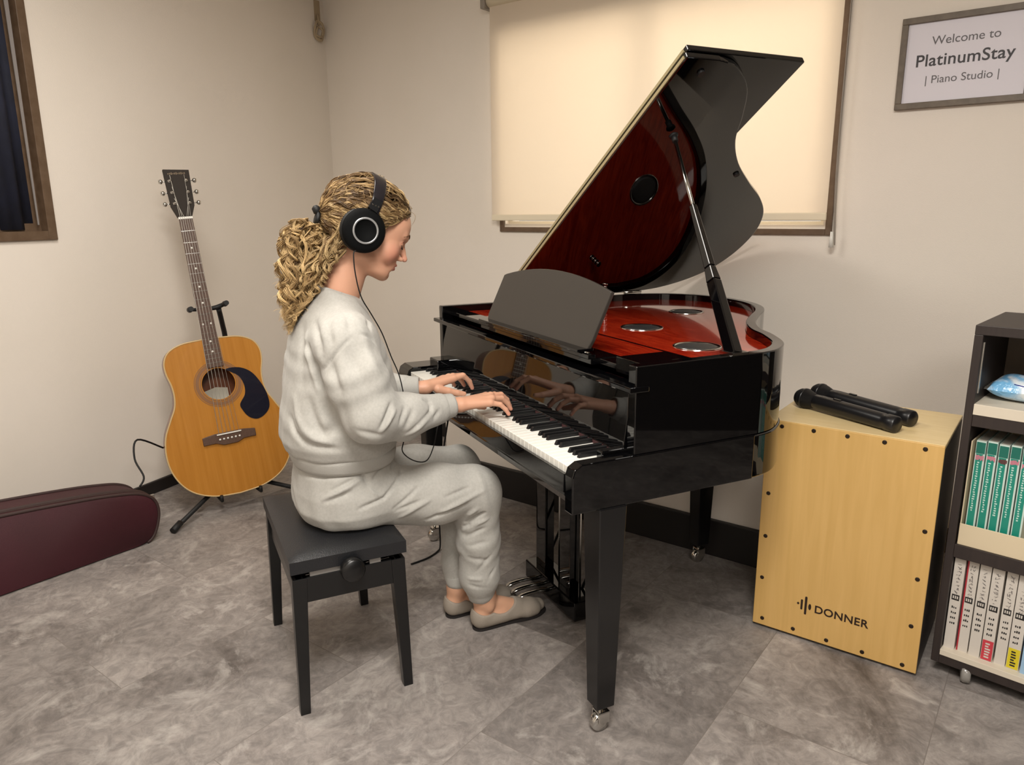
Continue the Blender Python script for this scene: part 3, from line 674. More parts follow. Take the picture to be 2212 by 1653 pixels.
# ================================================================== CAJON and microphones
cb = (-.435, 2.35, 0)
cj = thing('cajon', 'tall plywood cajon box drum with screws around its front plate', 'drum', cb)
CX0, CX1, CY0, CY1, CZ0, CZ1 = -.668, -.199, 2.165, 2.545, .010, .690
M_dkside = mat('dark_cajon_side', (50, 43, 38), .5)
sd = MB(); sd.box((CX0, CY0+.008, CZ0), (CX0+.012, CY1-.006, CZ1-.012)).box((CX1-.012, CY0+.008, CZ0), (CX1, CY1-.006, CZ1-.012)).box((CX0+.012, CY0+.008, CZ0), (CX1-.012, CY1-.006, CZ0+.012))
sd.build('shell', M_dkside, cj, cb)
box('top_panel', (CX0, CY0+.006, CZ1-.012), (CX1, CY1, CZ1), M_cajtop, cj, .0025, cb)
box('back_plate', (CX0, CY1-.006, CZ0), (CX1, CY1, CZ1-.012), M_cajon, cj, 0, cb)
fp = box('front_plate', (CX0, CY0, CZ0), (CX1, CY0+.008, CZ1-.001), M_cajon, cj, .002, cb)
M_screw = mat('dark_screw', (40, 28, 18), .4, metal=.3)
for (x, z) in ((-.623, .673), (-.532, .675), (-.44, .675), (-.344, .675), (-.244, .674), (-.648, .455), (-.647, .314), (-.648, .173), (-.638, .034), (-.542, .030), (-.443, .027), (-.342, .026), (-.235, .026), (-.221, .442), (-.224, .298), (-.225, .153)):
    MB().lathe([(.0062, 0), (.0062, .0012), (.004, .0016), (.0, .0006)], (x, CY0, z), (0, -1, 0), 12).build('screw', M_screw, fp, cb)
for (x, y) in ((CX0+.03, CY0+.03), (CX1-.03, CY0+.03), (CX0+.03, CY1-.03), (CX1-.03, CY1-.03)):
    MB().lathe([(.014, 0), (.015, .011)], (x, y, 0), (0, 0, 1), 14).build('rubber_foot', M_matte, cj, cb)
M_logo = mat('burnt_logo', (38, 20, 10), .5)
tw = text_mesh('lettering', 'DONNER', .0345, M_logo, fp, axes_matrix((1, 0, 0), (0, 0, 1), (-.4095-cb[0], CY0-.0006-cb[1], .1165)), spacing=1.06, offset=.0006)
for (x, z, w_, h_) in ((-.533, .1215, .0042, .0042), (-.5225, .1205, .0052, .0170), (-.5105, .1205, .0058, .030), (-.4985, .1195, .0052, .0115)):
    lgm = MB(); pts_ = [(x+w_*.8*cos(a)*(1 if h_ < .012 else .8), z+h_*.88*sin(a)) for a in np.linspace(0, 2*pi, 17)[:-1]]
    if h_ > .012: pts_ = [(x+w_*.6*cos(a), z+(h_-w_*.6)*(1 if sin(a) >= 0 else -1)+w_*.6*sin(a)) for a in np.linspace(0, 2*pi, 17)[:-1]]
    lgm.prism(pts_, CY0-.0008, CY0+.001, axis=1); lgm.build('logo_mark', M_logo, fp, cb)
M_mic = mat('microphone_black', (24, 24, 26), .33); M_mesh = mat('microphone_grille', (20, 19, 20), .45, metal=.5, bump=(1200, .9))
def mic(a, b, label, roll):
    a = Vector((*a, 0)); b = Vector((*b, 0)); d = (b-a); L0 = d.length; d.normalize()
    zc = CZ1+.0235
    t = thing('microphone', label, 'microphone', a+Vector((0, 0, CZ1)), group='microphones lying on the cajon'); t0 = tuple(t.location)
    ax = Vector((d.x, d.y, -.022 if True else 0)).normalized(); o_ = Vector((a.x, a.y, CZ1+.0315))
    MB().lathe([(.0, 0), (.012, .002), (.022, .008), (.029, .019), (.0315, .031), (.0315, .038), (.029, .050), (.025, .062), (.021, .075)], o_, ax, 24).build('grille', M_mesh, t, t0)
    MB().lathe([(.030, .031), (.0325, .032), (.0325, .039), (.030, .040)], o_, ax, 24).build('grille_band', M_mic, t, t0)
    bd = MB().lathe([(.019, .070), (.0225, .076), (.0235, .10), (.0235, L0-.045), (.0225, L0-.035), (.0245, L0-.033), (.0245, L0-.004), (.021, L0), (.0, L0)], o_, ax, 24).build('handle', M_mic, t, t0)
    s_ = o_+ax*.14+Vector((0, 0, .0228)); q = ax.cross(Vector((0, 0, 1)))
    mb = MB(); bar(mb, s_, s_+ax*.024, .004, .004, .003, .003); mb.build('switch', M_black, bd, t0)
mic((-.645, 2.372), (-.325, 2.222), 'black handheld microphone on the cajon, the nearer of two', 0)
mic((-.622, 2.470), (-.300, 2.315), 'black handheld microphone on the cajon, behind the other one', 0)

# ================================================================== BOOKSHELF
SM = Matrix.Translation((-.172, 2.217, 0)) @ Matrix.Rotation(atan2(-.122, .9925), 4, 'Z')
M_shdark = mat('dark_brown_laminate', (48, 39, 36), .5, noise=(3, (42, 34, 32), 4, (40, 40, 2)))
M_shwhite = mat('shelf_white_edge', (214, 204, 186), .5)
M_shin = mat('shelf_inner', (118, 104, 90), .6)
SWd, SD = .42, .34
sh = thing('bookshelf', 'dark brown narrow shelf unit with books at the right edge of the room', 'shelf', M=SM)
tp = MB().box((0, 0, .985), (SWd, SD, 1.010)); tp.build('top_board', M_shdark, sh, bevel=.0015)
for a in (0, SWd-.02): MB().box((a, 0, .040), (a+.02, SD, .985)).build('side_panel', M_shdark, sh, bevel=.0015)
MB().box((.02, SD-.008, .06), (SWd-.02, SD, .985)).build('back_panel', M_shin, sh)
MB().box((.02, .003, .040), (SWd-.02, SD-.008, .066)).build('plinth', M_shdark, sh)
for z0, z1, md_ in ((.066, .083, M_shwhite), (.367, .405, M_shdark), (.742, .774, M_shdark), (.774, .803, M_shwhite)):
    MB().box((.02, .002 if md_ is M_shdark else 0, z0), (SWd-.02, SD-.008, z1)).build('shelf_board', md_, sh, bevel=.001)
MB().box((.0205, .012, .83), (.0235, .020, .965)).build('shelf_standard', M_alu, sh)
M_clear = mat('clear_caster', (190, 186, 180), .15, trans=.5)
for (x, y) in ((.085, .02), (SWd-.06, .02), (.085, SD-.05), (SWd-.06, SD-.05)):
    cs2 = MB().lathe([(.004, -.012), (.024, -.011), (.027, -.006), (.027, .006), (.024, .011), (.004, .012)], (x, y, .027), (1, .3, 0), 20).build('caster', M_clear, sh)
# the beige book box on the middle board
M_beige = mat('beige_card', (212, 196, 166), .7)
bx = thing('book_box', 'beige open box on the middle board holding the teal books', 'box', M=SM @ Matrix.Translation((.2, .02, .405)))
def sb_box(name, a, b, m, parent, base, bevel=.001): return MB().box(a, b).build(name, m, parent, base, bevel)
qb = (.2, .02, .405)
sb_box('front_panel', (.024, .008, .405), (SWd-.03, .011, .466), M_beige, bx, qb); sb_box('bottom_panel', (.024, .011, .405), (SWd-.03, .20, .408), M_beige, bx, qb)
sb_box('side_panel', (.024, .011, .408), (.027, .20, .70), M_beige, bx, qb); sb_box('back_panel', (.027, .197, .408), (SWd-.03, .20, .70), M_beige, bx, qb)
# teal books
M_teal = mat('teal_cover', (28, 134, 116), .4); M_tealD = mat('dark_teal_band', (24, 104, 90), .45); M_page = mat('book_pages', (220, 214, 200), .8)
M_tealw = mat('pale_teal_cover', (196, 214, 206), .5); M_pink = mat('pink_marks', (206, 120, 140), .6); M_dk = mat('dark_red_label', (96, 24, 34), .6); M_pale = mat('pale_marks', (186, 214, 204), .6)
ords = ['first from the left', 'second from the left', 'third from the left', 'fourth from the left', 'fifth from the left']
xb = .033
for k in range(5):
    wd = .0225; x = xb+k*.0262; z0 = .408; z1 = .700+.003*(k % 2); y0_ = .028
    bkb = (x, y0_, z0)
    t = thing('teal_book', 'teal spined book in the beige box, '+ords[k], 'book', M=SM @ Matrix.Translation(bkb), group='teal books in the beige box')
    cv = MB().box((x, y0_, z0), (x+wd, y0_+.002, z1)).box((x, y0_+.002, z0), (x+.0012, y0_+.14, z1)).box((x+wd-.0012, y0_+.002, z0), (x+wd, y0_+.14, z1)).build('cover', M_tealw, t, bkb)
    MB().box((x+.0013, y0_+.0021, z0+.003), (x+wd-.0013, y0_+.136, z1-.003)).build('pages', M_page, t, bkb)
    MB().box((x+.001, y0_-.0006, z1-.035), (x+wd-.001, y0_, z1-.004)).build('spine_band', M_tealD, t, bkb)
    MB().box((x+.0022, y0_-.0004, z0+.001), (x+wd-.0040, y0_, z1-.036)).build('spine_panel', M_teal, t, bkb)
    mk = MB(); r2 = random.Random(k)
    for i in range(22):
        z = z1-.062-i*.0065; mk.box((x+.006+r2.random()*.002, y0_-.0008, z), (x+.010+r2.random()*.003, y0_-.0002, z+.0036))
    mk.build('spine_marks', M_pale, t, bkb)
    mk = MB()
    for i in range(7): mk.box((x+.002+i*.0028, y0_-.0009, z1-.055+r2.random()*.006), (x+.0042+i*.0028, y0_-.0001, z1-.043+r2.random()*.004))
    mk.build('spine_title', M_dk if k == 2 else M_pink, t, bkb)
# white books
M_cream = mat('white_book_cover', (206, 199, 190), .5); M_redc = mat('red_cover_edge', (168, 40, 52), .5); M_tblack = mat('spine_black', (30, 28, 28), .5)
M_grey = mat('spine_grey_print', (120, 114, 112), .6); M_yel = mat('yellow_sticker', (214, 196, 40), .5); M_redst = mat('red_sticker', (196, 60, 72), .5); M_bluec = mat('pale_blue_cover', (150, 184, 214), .5)
wl_ = ['first from the left, beside the dark side panel', 'second from the left, with a red edge', 'third from the left', 'with a red sticker at its foot', 'between the red and yellow stickered ones', 'with a yellow sticker at its foot', 'pale blue, at the right edge of the photo']
xs = [.0225, .0535, .0835, .1130, .1450, .1730, .2060]
for k in range(7):
    x = xs[k]; wd = (.0265, .0265, .0265, .0275, .0255, .0285, .028)[k]; z0 = .083; z1 = .358+.002*(k % 3); y0_ = .022+.003*((k*5) % 3)
    bkb = (x, y0_, z0); lab = ('white music book on the bottom shelf, '+wl_[k]) if k < 6 else 'pale blue book on the bottom shelf at the right edge'
    t = thing('music_book', lab, 'book', M=SM @ Matrix.Translation(bkb), group='music books on the bottom shelf')
    cv = MB().box((x, y0_, z0), (x+wd, y0_+.002, z1)).box((x, y0_+.002, z0), (x+.0012, y0_+.21, z1)).box((x+wd-.0012, y0_+.002, z0), (x+wd, y0_+.21, z1)).build('cover', M_bluec if k == 6 else M_cream, t, bkb)
    MB().box((x+.0013, y0_+.0021, z0+.003), (x+wd-.0013, y0_+.206, z1-.003)).build('pages', M_page, t, bkb)
    if k == 1: MB().box((x-.0006, y0_-.0005, z0), (x+.003, y0_+.20, z1)).build('red_edge', M_redc, t, bkb)
    r2 = random.Random(100+k); mk = MB()
    for i in range(11): # brush-like title strokes
        z = z1-.018-i*.0105; cx = x+wd/2
        for j in range(3):
            a = r2.uniform(-.006, .006); b_ = r2.uniform(-.004, .004); c2_ = r2.uniform(-.006, .006)
            p = [(cx+a-.0009, z+b_), (cx+a+.0009, z+b_+.0004), (cx+c2_+.0009, z-b_+.002), (cx+c2_-.0009, z-b_+.0016)]
            mk.prism(p, y0_-.0006, y0_-.0001, axis=1)
    mk.build('spine_title', M_grey, t, bkb)
    if k < 6:
        tg = MB().box((x+.004, y0_-.0006, z0+.150), (x+wd-.004, y0_, z0+.167)).build('spine_block', M_tblack, t, bkb)
        mk = MB()
        for i in range(3): mk.box((x+.0065+i*.005, y0_-.0009, z0+.1545), (x+.0095+i*.005, y0_-.0006, z0+.1630))
        mk.build('block_mark', M_cream, tg, bkb)
        mk = MB()
        for i in range(4):
            z = z0+.125-i*.016
            for j in range(3): mk.box((x+.007+j*.0045, y0_-.0006, z), (x+.0095+j*.0045+r2.random()*.001, y0_-.0001, z+.004+r2.random()*.003))
        mk.build('spine_print', M_tblack, t, bkb)
    if k in (3, 5):
        MB().box((x+.001, y0_-.0010, z0+.003), (x+wd-.001, y0_-.0002, z0+.062)).build('sticker', M_redst if k == 3 else M_yel, t, bkb)
        mk = MB()
        for i in range(6): mk.box((x+.008, y0_-.0013, z0+.010+i*.008), (x+.016+r2.random()*.005, y0_-.001, z0+.0145+i*.008))
        mk.build('sticker_mark', M_cream if k == 3 else M_tblack, t, bkb)
# wipes packet on the upper board
def wipes_mat():
    m = mat('wipes_film', (222, 232, 240), .22, coat=.4); N = m.node_tree.nodes; L = m.node_tree.links; b = N['Principled BSDF']
    tc = N.new('ShaderNodeTexCoord'); n = N.new('ShaderNodeTexNoise'); n.inputs['Scale'].default_value = 9; n.inputs['Distortion'].default_value = 1.5
    r = N.new('ShaderNodeValToRGB'); e = r.color_ramp.elements; e[0].position = .40; e[0].color = (*lin((120, 182, 226)), 1); e[1].position = .54; e[1].color = (*lin((228, 236, 242)), 1)
    L.new(tc.outputs['Object'], n.inputs['Vector']); L.new(n.outputs['Fac'], r.inputs[0]); L.new(r.outputs[0], b.inputs['Base Color'])
    n2 = N.new('ShaderNodeTexNoise'); n2.inputs['Scale'].default_value = 28; n2.inputs['Distortion'].default_value = 2; bp_ = N.new('ShaderNodeBump'); bp_.inputs['Strength'].default_value = .6; bp_.inputs['Distance'].default_value = .006
    L.new(tc.outputs['Object'], n2.inputs['Vector']); L.new(n2.outputs['Fac'], bp_.inputs['Height']); L.new(bp_.outputs[0], b.inputs['Normal']); return m
wp = thing('wipes_packet', 'blue and white plastic wipes packet on the top shelf', 'packet', M=SM @ Matrix.Translation((.15, .13, .803)))
V = []; F = []; nx, ny = 34, 22
for s_ in (0, 1):
    for j in range(ny+1):
        for i in range(nx+1):
            a, b = i/nx*2-1, j/ny*2-1
            prf = max(0, 1-abs(a)**4.5)**.55*max(0, 1-abs(b)**3)**.5
            x = a*.118; y = b*.068
            V.append((x, y, .030+(.036*prf if s_ else -.029*prf)+.0025*sin(9*a+5*b)*prf*(1 if s_ else 0)))
n1 = (nx+1)*(ny+1)
for s_ in (0, 1):
    for j in range(ny):
        for i in range(nx): q = s_*n1+j*(nx+1)+i; F.append((q, q+1, q+nx+2, q+nx+1) if s_ else (q, q+nx+1, q+nx+2, q+1))
pkt = mesh_obj('pouch', V, F, wipes_mat(), wp, smooth=True)
V = [(x+dx, y, .030+.002*sin(y*300)) for x, dx in ((-.116, 0), (-.116, -.012)) for y in np.linspace(-.05, .05, 20)]
o = mesh_obj('end_seal', V, [(i, i+1, 21+i, 20+i) for i in range(19)], M_alu, pkt); o.modifiers.new('s', 'SOLIDIFY').thickness = .001
M_dblue = mat('navy_print', (40, 52, 140), .4)
mb = MB(); mb.prism([(.0+.030*cos(a)*1.1-.02, .0+.013*sin(a)) for a in np.linspace(0, 2*pi, 25)[:-1]], .0655, .0675); mb.build('print_oval', M_dblue, pkt)
# rear/lower blue print
mb = MB(); mb.tube([(-.06, -.055, .050), (-.02, -.060, .046), (.04, -.058, .048), (.09, -.052, .050)], .004, 8, flat=.5); mb.build('print_band', M_dblue, pkt)

# ================================================================== PERSON (all coordinates in the piano frame u, v, z)
class Field:
    """sampled signed distance field on a rectilinear grid; naive surface nets gives one continuous mesh"""
    def __init__(s, ax): s.ax = [np.asarray(a, np.float32) for a in ax]; s.F = np.full([len(a) for a in ax], .5, np.float32)
    def _sub(s, lo, hi):
        sl = tuple(slice(max(0, int(np.searchsorted(a, l))-1), int(np.searchsorted(a, h))+1) for a, l, h in zip(s.ax, lo, hi))
        X = s.ax[0][sl[0]][:, None, None]; Y = s.ax[1][sl[1]][None, :, None]; Z = s.ax[2][sl[2]][None, None, :]
        return sl, X, Y, Z
    def add(s, fn, lo, hi, k=.02, op='u', pad=.03):
        sl, X, Y, Z = s._sub([l-pad for l in lo], [h+pad for h in hi])
        if any(q.stop <= q.start for q in sl): return
        d = fn(X, Y, Z).astype(np.float32); A = s.F[sl]; d = np.broadcast_to(d, A.shape)
        if op == 'u': h = np.clip(.5+.5*(A-d)/k, 0, 1); s.F[sl] = A*(1-h)+d*h-k*h*(1-h)
        else: d = -d; h = np.clip(.5-.5*(A-d)/k, 0, 1); s.F[sl] = A*(1-h)+d*h+k*h*(1-h)
    def cone(s, a, b, ra, rb, k=.02, op='u', flat=None):
        a = np.array(a, float); b = np.array(b, float); r = max(ra, rb)
        def fn(X, Y, Z):
            dx, dy, dz = X-a[0], Y-a[1], Z-a[2]; e = b-a; L2 = max(e@e, 1e-12)
            t = np.clip((dx*e[0]+dy*e[1]+dz*e[2])/L2, 0, 1)
            px, py, pz = dx-t*e[0], dy-t*e[1], dz-t*e[2]
            if flat is not None:
                nv, f = flat; q = px*nv[0]+py*nv[1]+pz*nv[2]
                return np.sqrt(px*px+py*py+pz*pz+(f*f-1)*q*q)-(ra+(rb-ra)*t)
            return np.sqrt(px*px+py*py+pz*pz)-(ra+(rb-ra)*t)
        s.add(fn, np.minimum(a, b)-r, np.maximum(a, b)+r, k, op)
    def chain(s, pts, rs, k=.02, **kw):
        for i in range(len(pts)-1): s.cone(pts[i], pts[i+1], rs[i], rs[i+1], k, **kw)
    def ell(s, c, r, M=None, k=.02, op='u'):
        """M: 3x3 rows = local axes"""
        c = np.array(c, float); M = np.eye(3) if M is None else np.array(M, float); R = max(r)
        def fn(X, Y, Z):
            d = (X-c[0], Y-c[1], Z-c[2]); k0 = 0; k1 = 0
            for i in range(3):
                q = d[0]*M[i][0]+d[1]*M[i][1]+d[2]*M[i][2]; k0 = k0+(q/r[i])**2; k1 = k1+(q/r[i]**2)**2
            k0 = np.sqrt(k0); k1 = np.sqrt(k1)+1e-9; return k0*(k0-1)/k1
        s.add(fn, c-R, c+R, k, op)
    def stack(s, tab, cu, k=.02, p=2.3, ends=.012, op='u'):
        """cross-sections along z: (z, v_back, v_front, half_width)"""
        T = np.array(tab, float)
        def fn(X, Y, Z):
            vb, vf, a = (np.interp(Z, T[:, 0], T[:, i]) for i in (1, 2, 3)); c = (vb+vf)/2; b = (vf-vb)/2
            q = (np.abs((X-cu)/a)**p+np.abs((Y-c)/b)**p)**(1/p); d = (q-1)*np.minimum(a, b)
            e = np.maximum(T[0, 0]-Z, Z-T[-1, 0]); h = np.clip(.5+.5*(d-e)/ends, 0, 1)
            return d*h+e*(1-h)+ends*h*(1-h)
        m = T[:, 3].max(); s.add(fn, (cu-m, T[:, 1].min(), T[0, 0]), (cu+m, T[:, 2].max(), T[-1, 0]), k, op)
    def mesh(s):
        F = s.F; I = F < 0; nx, ny, nz = F.shape
        C = np.zeros((nx-1, ny-1, nz-1), np.uint8)
        for a in (0, 1):
            for b in (0, 1):
                for c in (0, 1): C += I[a:nx-1+a, b:ny-1+b, c:nz-1+c]
        act = np.argwhere((C > 0) & (C < 8)); idx = -np.ones(C.shape, np.int32); idx[tuple(act.T)] = np.arange(len(act))
        S = np.zeros((len(act), 3)); N = np.zeros(len(act))
        ax = s.ax
        cor = [(a, b, c) for a in (0, 1) for b in (0, 1) for c in (0, 1)]
        for p in cor:
            for d in range(3):
                if p[d]: continue
                q = list(p); q[d] = 1
                A = F[act[:, 0]+p[0], act[:, 1]+p[1], act[:, 2]+p[2]]; B = F[act[:, 0]+q[0], act[:, 1]+q[1], act[:, 2]+q[2]]
                m = (A < 0) != (B < 0); t = A[m]/(A[m]-B[m])
                for e in range(3):
                    va = ax[e][act[m, e]+p[e]]; vb = ax[e][act[m, e]+q[e]]; S[m, e] += va+(vb-va)*t
                N[m] += 1
        V = S/N[:, None]; Q = []
        for d in range(3):
            e, f = [(1, 2), (2, 0), (0, 1)][d]
            sl0 = [slice(None)]*3; sl1 = [slice(None)]*3; sl0[d] = slice(0, -1); sl1[d] = slice(1, None)
            a = I[tuple(sl0)]; b = I[tuple(sl1)]; X = np.argwhere(a != b)
            X = X[(X[:, e] > 0) & (X[:, f] > 0) & (X[:, e] < F.shape[e]-1) & (X[:, f] < F.shape[f]-1)]
            if not len(X): continue
            sgn = a[tuple(X.T)]
            def g(de, df): Y = X.copy(); Y[:, e] -= de; Y[:, f] -= df; return idx[tuple(Y.T)]
            q = np.stack([g(1, 1), g(0, 1), g(0, 0), g(1, 0)], 1); q[~sgn] = q[~sgn][:, ::-1]; Q.append(q)
        return V, np.concatenate(Q)
def np_obj(name, V, Q, m, parent=None, base=(0, 0, 0), relax=0, colors=None, post=None):
    me = bpy.data.meshes.new(name); V = np.array(V, float)
    if relax:
        e = np.concatenate([Q[:, [0, 1]], Q[:, [1, 2]], Q[:, [2, 3]], Q[:, [3, 0]]]); deg = np.bincount(e.ravel(), minlength=len(V))[:, None]
        for it in range(relax):
            for lam in (.55, -.56):
                S = np.zeros_like(V); np.add.at(S, e[:, 0], V[e[:, 1]]); np.add.at(S, e[:, 1], V[e[:, 0]]); V = V+lam*(S/np.maximum(deg, 1)-V)
    if post is not None:
        n = np.zeros_like(V); fn = np.cross(V[Q[:, 2]]-V[Q[:, 0]], V[Q[:, 3]]-V[Q[:, 1]])
        for i in range(4): np.add.at(n, Q[:, i], fn)
        n /= np.linalg.norm(n, axis=1)[:, None]+1e-12; V = V+n*post(V, n)[:, None]
    if colors is not None: col = colors(V)
    W = V-np.array(base)
    me.vertices.add(len(W)); me.vertices.foreach_set('co', W.astype(np.float32).ravel())
    me.loops.add(Q.size); me.loops.foreach_set('vertex_index', Q.astype(np.int32).ravel())
    me.polygons.add(len(Q)); me.polygons.foreach_set('loop_start', np.arange(0, Q.size, 4, dtype=np.int32)); me.polygons.foreach_set('use_smooth', np.ones(len(Q), bool))
    me.update(calc_edges=True); me.validate()
    if colors is not None:
        at = me.color_attributes.new('tint', 'FLOAT_COLOR', 'POINT'); at.data.foreach_set('color', np.concatenate([col, np.ones((len(col), 1))], 1).astype(np.float32).ravel())
    o = bpy.data.objects.new(name, me); COL.objects.link(o); me.materials.append(m)
    if parent is not None: o.parent = parent
    return o
def fold(lines):
    """lines = [(polyline points, width, amplitude)]: soft creases / ridges along 3-D lines"""
    L = [(np.array(p, float), w, a) for p, w, a in lines]
    def f(V, n):
        d = np.zeros(len(V))
        for P, w, a in L:
            lo, hi = P.min(0)-3*w, P.max(0)+3*w; m = np.all((V > lo) & (V < hi), axis=1); q = V[m]
            if not len(q): continue
            best = np.full(len(q), 9.); bt = np.zeros(len(q)); nseg = len(P)-1
            for i in range(nseg):
                e = P[i+1]-P[i]; t = np.clip(((q-P[i])@e)/max(e@e, 1e-12), 0, 1); dd = np.linalg.norm(q-P[i]-t[:, None]*e, axis=1)
                c = dd < best; best[c] = dd[c]; bt[c] = (i+t[c])/nseg
            d[m] += 1.25*a*np.exp(-(best/w)**2)*np.sin(pi*np.clip(bt*.9+.05, 0, 1))**.5
        return d
    return f

QB = (-.66, -.36, 0)
person = pthing('person', 'woman with curly blonde ponytail in light grey sweats seated playing the piano', 'person', QB)
HC = np.array([-.645, -.29, 1.255]); HP = radians(25)
hf = np.array([0, cos(HP), -sin(HP)]); hs = np.array([1., 0, 0]); hu = np.array([0, sin(HP), cos(HP)])
HM = np.array([hs, hf, hu])
def H(x, y, z): return HC+hf*x+hs*y+hu*z
def headc(V): d = V-HC; return d@hf, d@hs, d@hu

# ---- body: one continuous surface
def axis_(zones, lo, hi):
    out = [lo]
    while out[-1] < hi:
        st_ = .009
        for a, b, s_ in zones:
            if a-.004 <= out[-1] <= b: st_ = min(st_, s_)
        out.append(out[-1]+st_)
    return np.array(out)
bf = Field([axis_([(-.865, -.665, .0022), (-.74, -.555, .0022), (-.58, -.40, .0022)], -1.0, -.35),
            axis_([(-.42, -.09, .0022), (-.145, .125, .0022)], -.56, .31),
            axis_([(.712, .83, .0022), (1.06, 1.39, .0022), (.0, .13, .005)], -.005, 1.40)])
# torso, arms, legs under the clothes
bf.stack([(.46, -.48, -.27, .15), (.60, -.49, -.27, .145), (.80, -.48, -.26, .13), (.95, -.465, -.29, .15), (1.03, -.43, -.31, .11)], -.66, k=.02)
for s_, E, Wp in ((1, (-.425, -.345, .795), (-.478, -.115, .783)), (-1, (-.93, -.33, .79), (-.768, -.135, .776))):
    S_ = (-.66+s_*.165, -.385, .985)
    bf.chain([S_, E, Wp], [.048, .038, .024], k=.02)
Wr = np.array((-.480, -.085, .782)); Wl = np.array((-.750, -.090, .775))
for hipc, knee, ank in (((-.57, -.36, .52), (-.57, .0, .49), (-.602, .034, .10)), ((-.755, -.36, .52), (-.765, .02, .49), (-.713, -.012, .10))):
    bf.chain([hipc, knee, ank], [.07, .048, .037], k=.02)
# neck
bf.cone(H(-.012, 0, -.03), (-.655, -.380, 1.03), .050, .056, k=.02)
bf.cone(H(.018, 0, -.08), (-.655, -.362, 1.05), .034, .040, k=.02)
bf.cone(H(-.01, .048, -.06), (-.645, -.334, 1.06), .013, .011, k=.02)
# skull and face
bf.ell(H(.012, 0, .040), (.074, .104, .092), HM, k=.02)
bf.ell(H(.072, 0, .045), (.060, .052, .058), HM, k=.02)
bf.ell(H(.060, 0, -.015), (.058, .062, .062), HM, k=.02)
for s_ in (1, -1):
    bf.cone(H(.012, s_*.052, -.060), H(.092, s_*.014, -.083), .018, .015, k=.02)
    bf.ell(H(.078, s_*.039, -.022), (.025, .027, .027), HM, k=.016)
    bf.cone(H(.103, s_*.040, .034), H(.118, s_*.012, .030), .008, .009, k=.012)
bf.ell(H(.070, 0, -.080), (.040, .038, .020), HM, k=.016)
bf.cone(H(.095, 0, -.082), H(.101, 0, -.086), .016, .0145, k=.012)
for s_ in (1, -1):
    bf.ell(H(.127, s_*.033, .009), (.017, .016, .0125), HM, k=.009, op='s')
    bf.ell(H(.0985, s_*.033, .0085), (.0155, .0145, .0135), HM, k=.004)
bf.cone(H(.114, 0, .022), H(.130, 0, -.006), .0075, .0075, k=.008)
bf.cone(H(.128, 0, -.004), H(.1415, 0, -.0215), .0075, .0082, k=.006)
for s_ in (1, -1): bf.ell(H(.126, s_*.0115, -.0265), (.0068, .0105, .0068), HM, k=.005)
for s_ in (1, -1): bf.ell(H(.131, s_*.0068, -.0345), (.0028, .006, .003), HM, k=.002, op='s')
bf.ell(H(.100, 0, -.054), (.027, .0245, .025), HM, k=.010)
bf.ell(H(.1185, 0, -.0475), (.017, .0095, .0052), HM, k=.004); bf.ell(H(.1165, 0, -.0595), (.0155, .0095, .0056), HM, k=.004)
bf.ell(H(.128, 0, -.0535), (.021, .008, .0014), HM, k=.0016, op='s')
bf.ell(H(.119, 0, -.0725), (.020, .007, .0055), HM, k=.006, op='s')
for s_ in (1, -1):  # eyelid crease
    bf.cone(H(.1125, s_*.024, .0165), H(.1105, s_*.043, .0155), .0014, .0014, k=.002, op='s')
    bf.ell(H(-.012, s_*.074, -.006), (.010, .018, .030), HM, k=.006)
# hands
def hand(Wp, mcp, fingers, thumb, rs):
    Wp = np.array(Wp)
    for i, m in enumerate(mcp):
        m = np.array(m); bf.cone(Wp+(m-Wp)*.10+np.array([(i-1.5)*.0045*rs, 0, 0]), m, .0155, .0105, k=.010, flat=None)
    for i in range(3): bf.cone(mcp[i], mcp[i+1], .0088, .0088, k=.006)
    for f, r in fingers: bf.chain(f, r, k=.0025)
    bf.chain(thumb[0], thumb[1], k=.004)
# right hand: thumb towards low u (away from the camera)
R_m = [(-.523, .018, .787), (-.502, .024, .791), (-.481, .018, .788), (-.462, .005, .781)]
R_f = [([(-.523, .018, .787), (-.537, .052, .784), (-.544, .072, .766), (-.548, .083, .747)], [.0095, .0082, .0074, .0062]),
       ([(-.502, .024, .791), (-.514, .062, .787), (-.521, .084, .768), (-.524, .095, .747)], [.0097, .0084, .0075, .0063]),
       ([(-.481, .018, .788), (-.489, .053, .783), (-.493, .074, .764), (-.494, .084, .746)], [.0094, .0080, .0072, .0060]),
       ([(-.462, .005, .781), (-.458, .034, .774), (-.455, .050, .758), (-.453, .058, .744)], [.0085, .0072, .0064, .0055])]
R_t = ([(-.505, -.055, .775), (-.533, -.020, .765), (-.546, .006, .752), (-.553, .026, .744)], [.0135, .0115, .0095, .0072])
hand(Wr, R_m, R_f, R_t, 1)
Lm = [(-.763, .012, .790), (-.785, .018, .792), (-.806, .012, .787), (-.825, -.001, .780)]
L_f = [([(-.763, .012, .790), (-.770, .048, .795), (-.776, .072, .772), (-.780, .082, .748)], [.0097, .0084, .0075, .0063]),
       ([(-.785, .018, .792), (-.797, .056, .790), (-.805, .078, .770), (-.809, .089, .748)], [.0097, .0084, .0075, .0063]),
       ([(-.806, .012, .787), (-.822, .046, .782), (-.831, .066, .763), (-.835, .076, .746)], [.0094, .0080, .0072, .0060]),
       ([(-.825, -.001, .780), (-.844, .026, .772), (-.853, .042, .757), (-.857, .050, .744)], [.0085, .0072, .0064, .0055])]
L_t = ([(-.738, -.050, .768), (-.733, -.018, .758), (-.730, .010, .750), (-.731, .034, .745)], [.0140, .0118, .0098, .0074])
hand(Wl, Lm, L_f, L_t, -1)
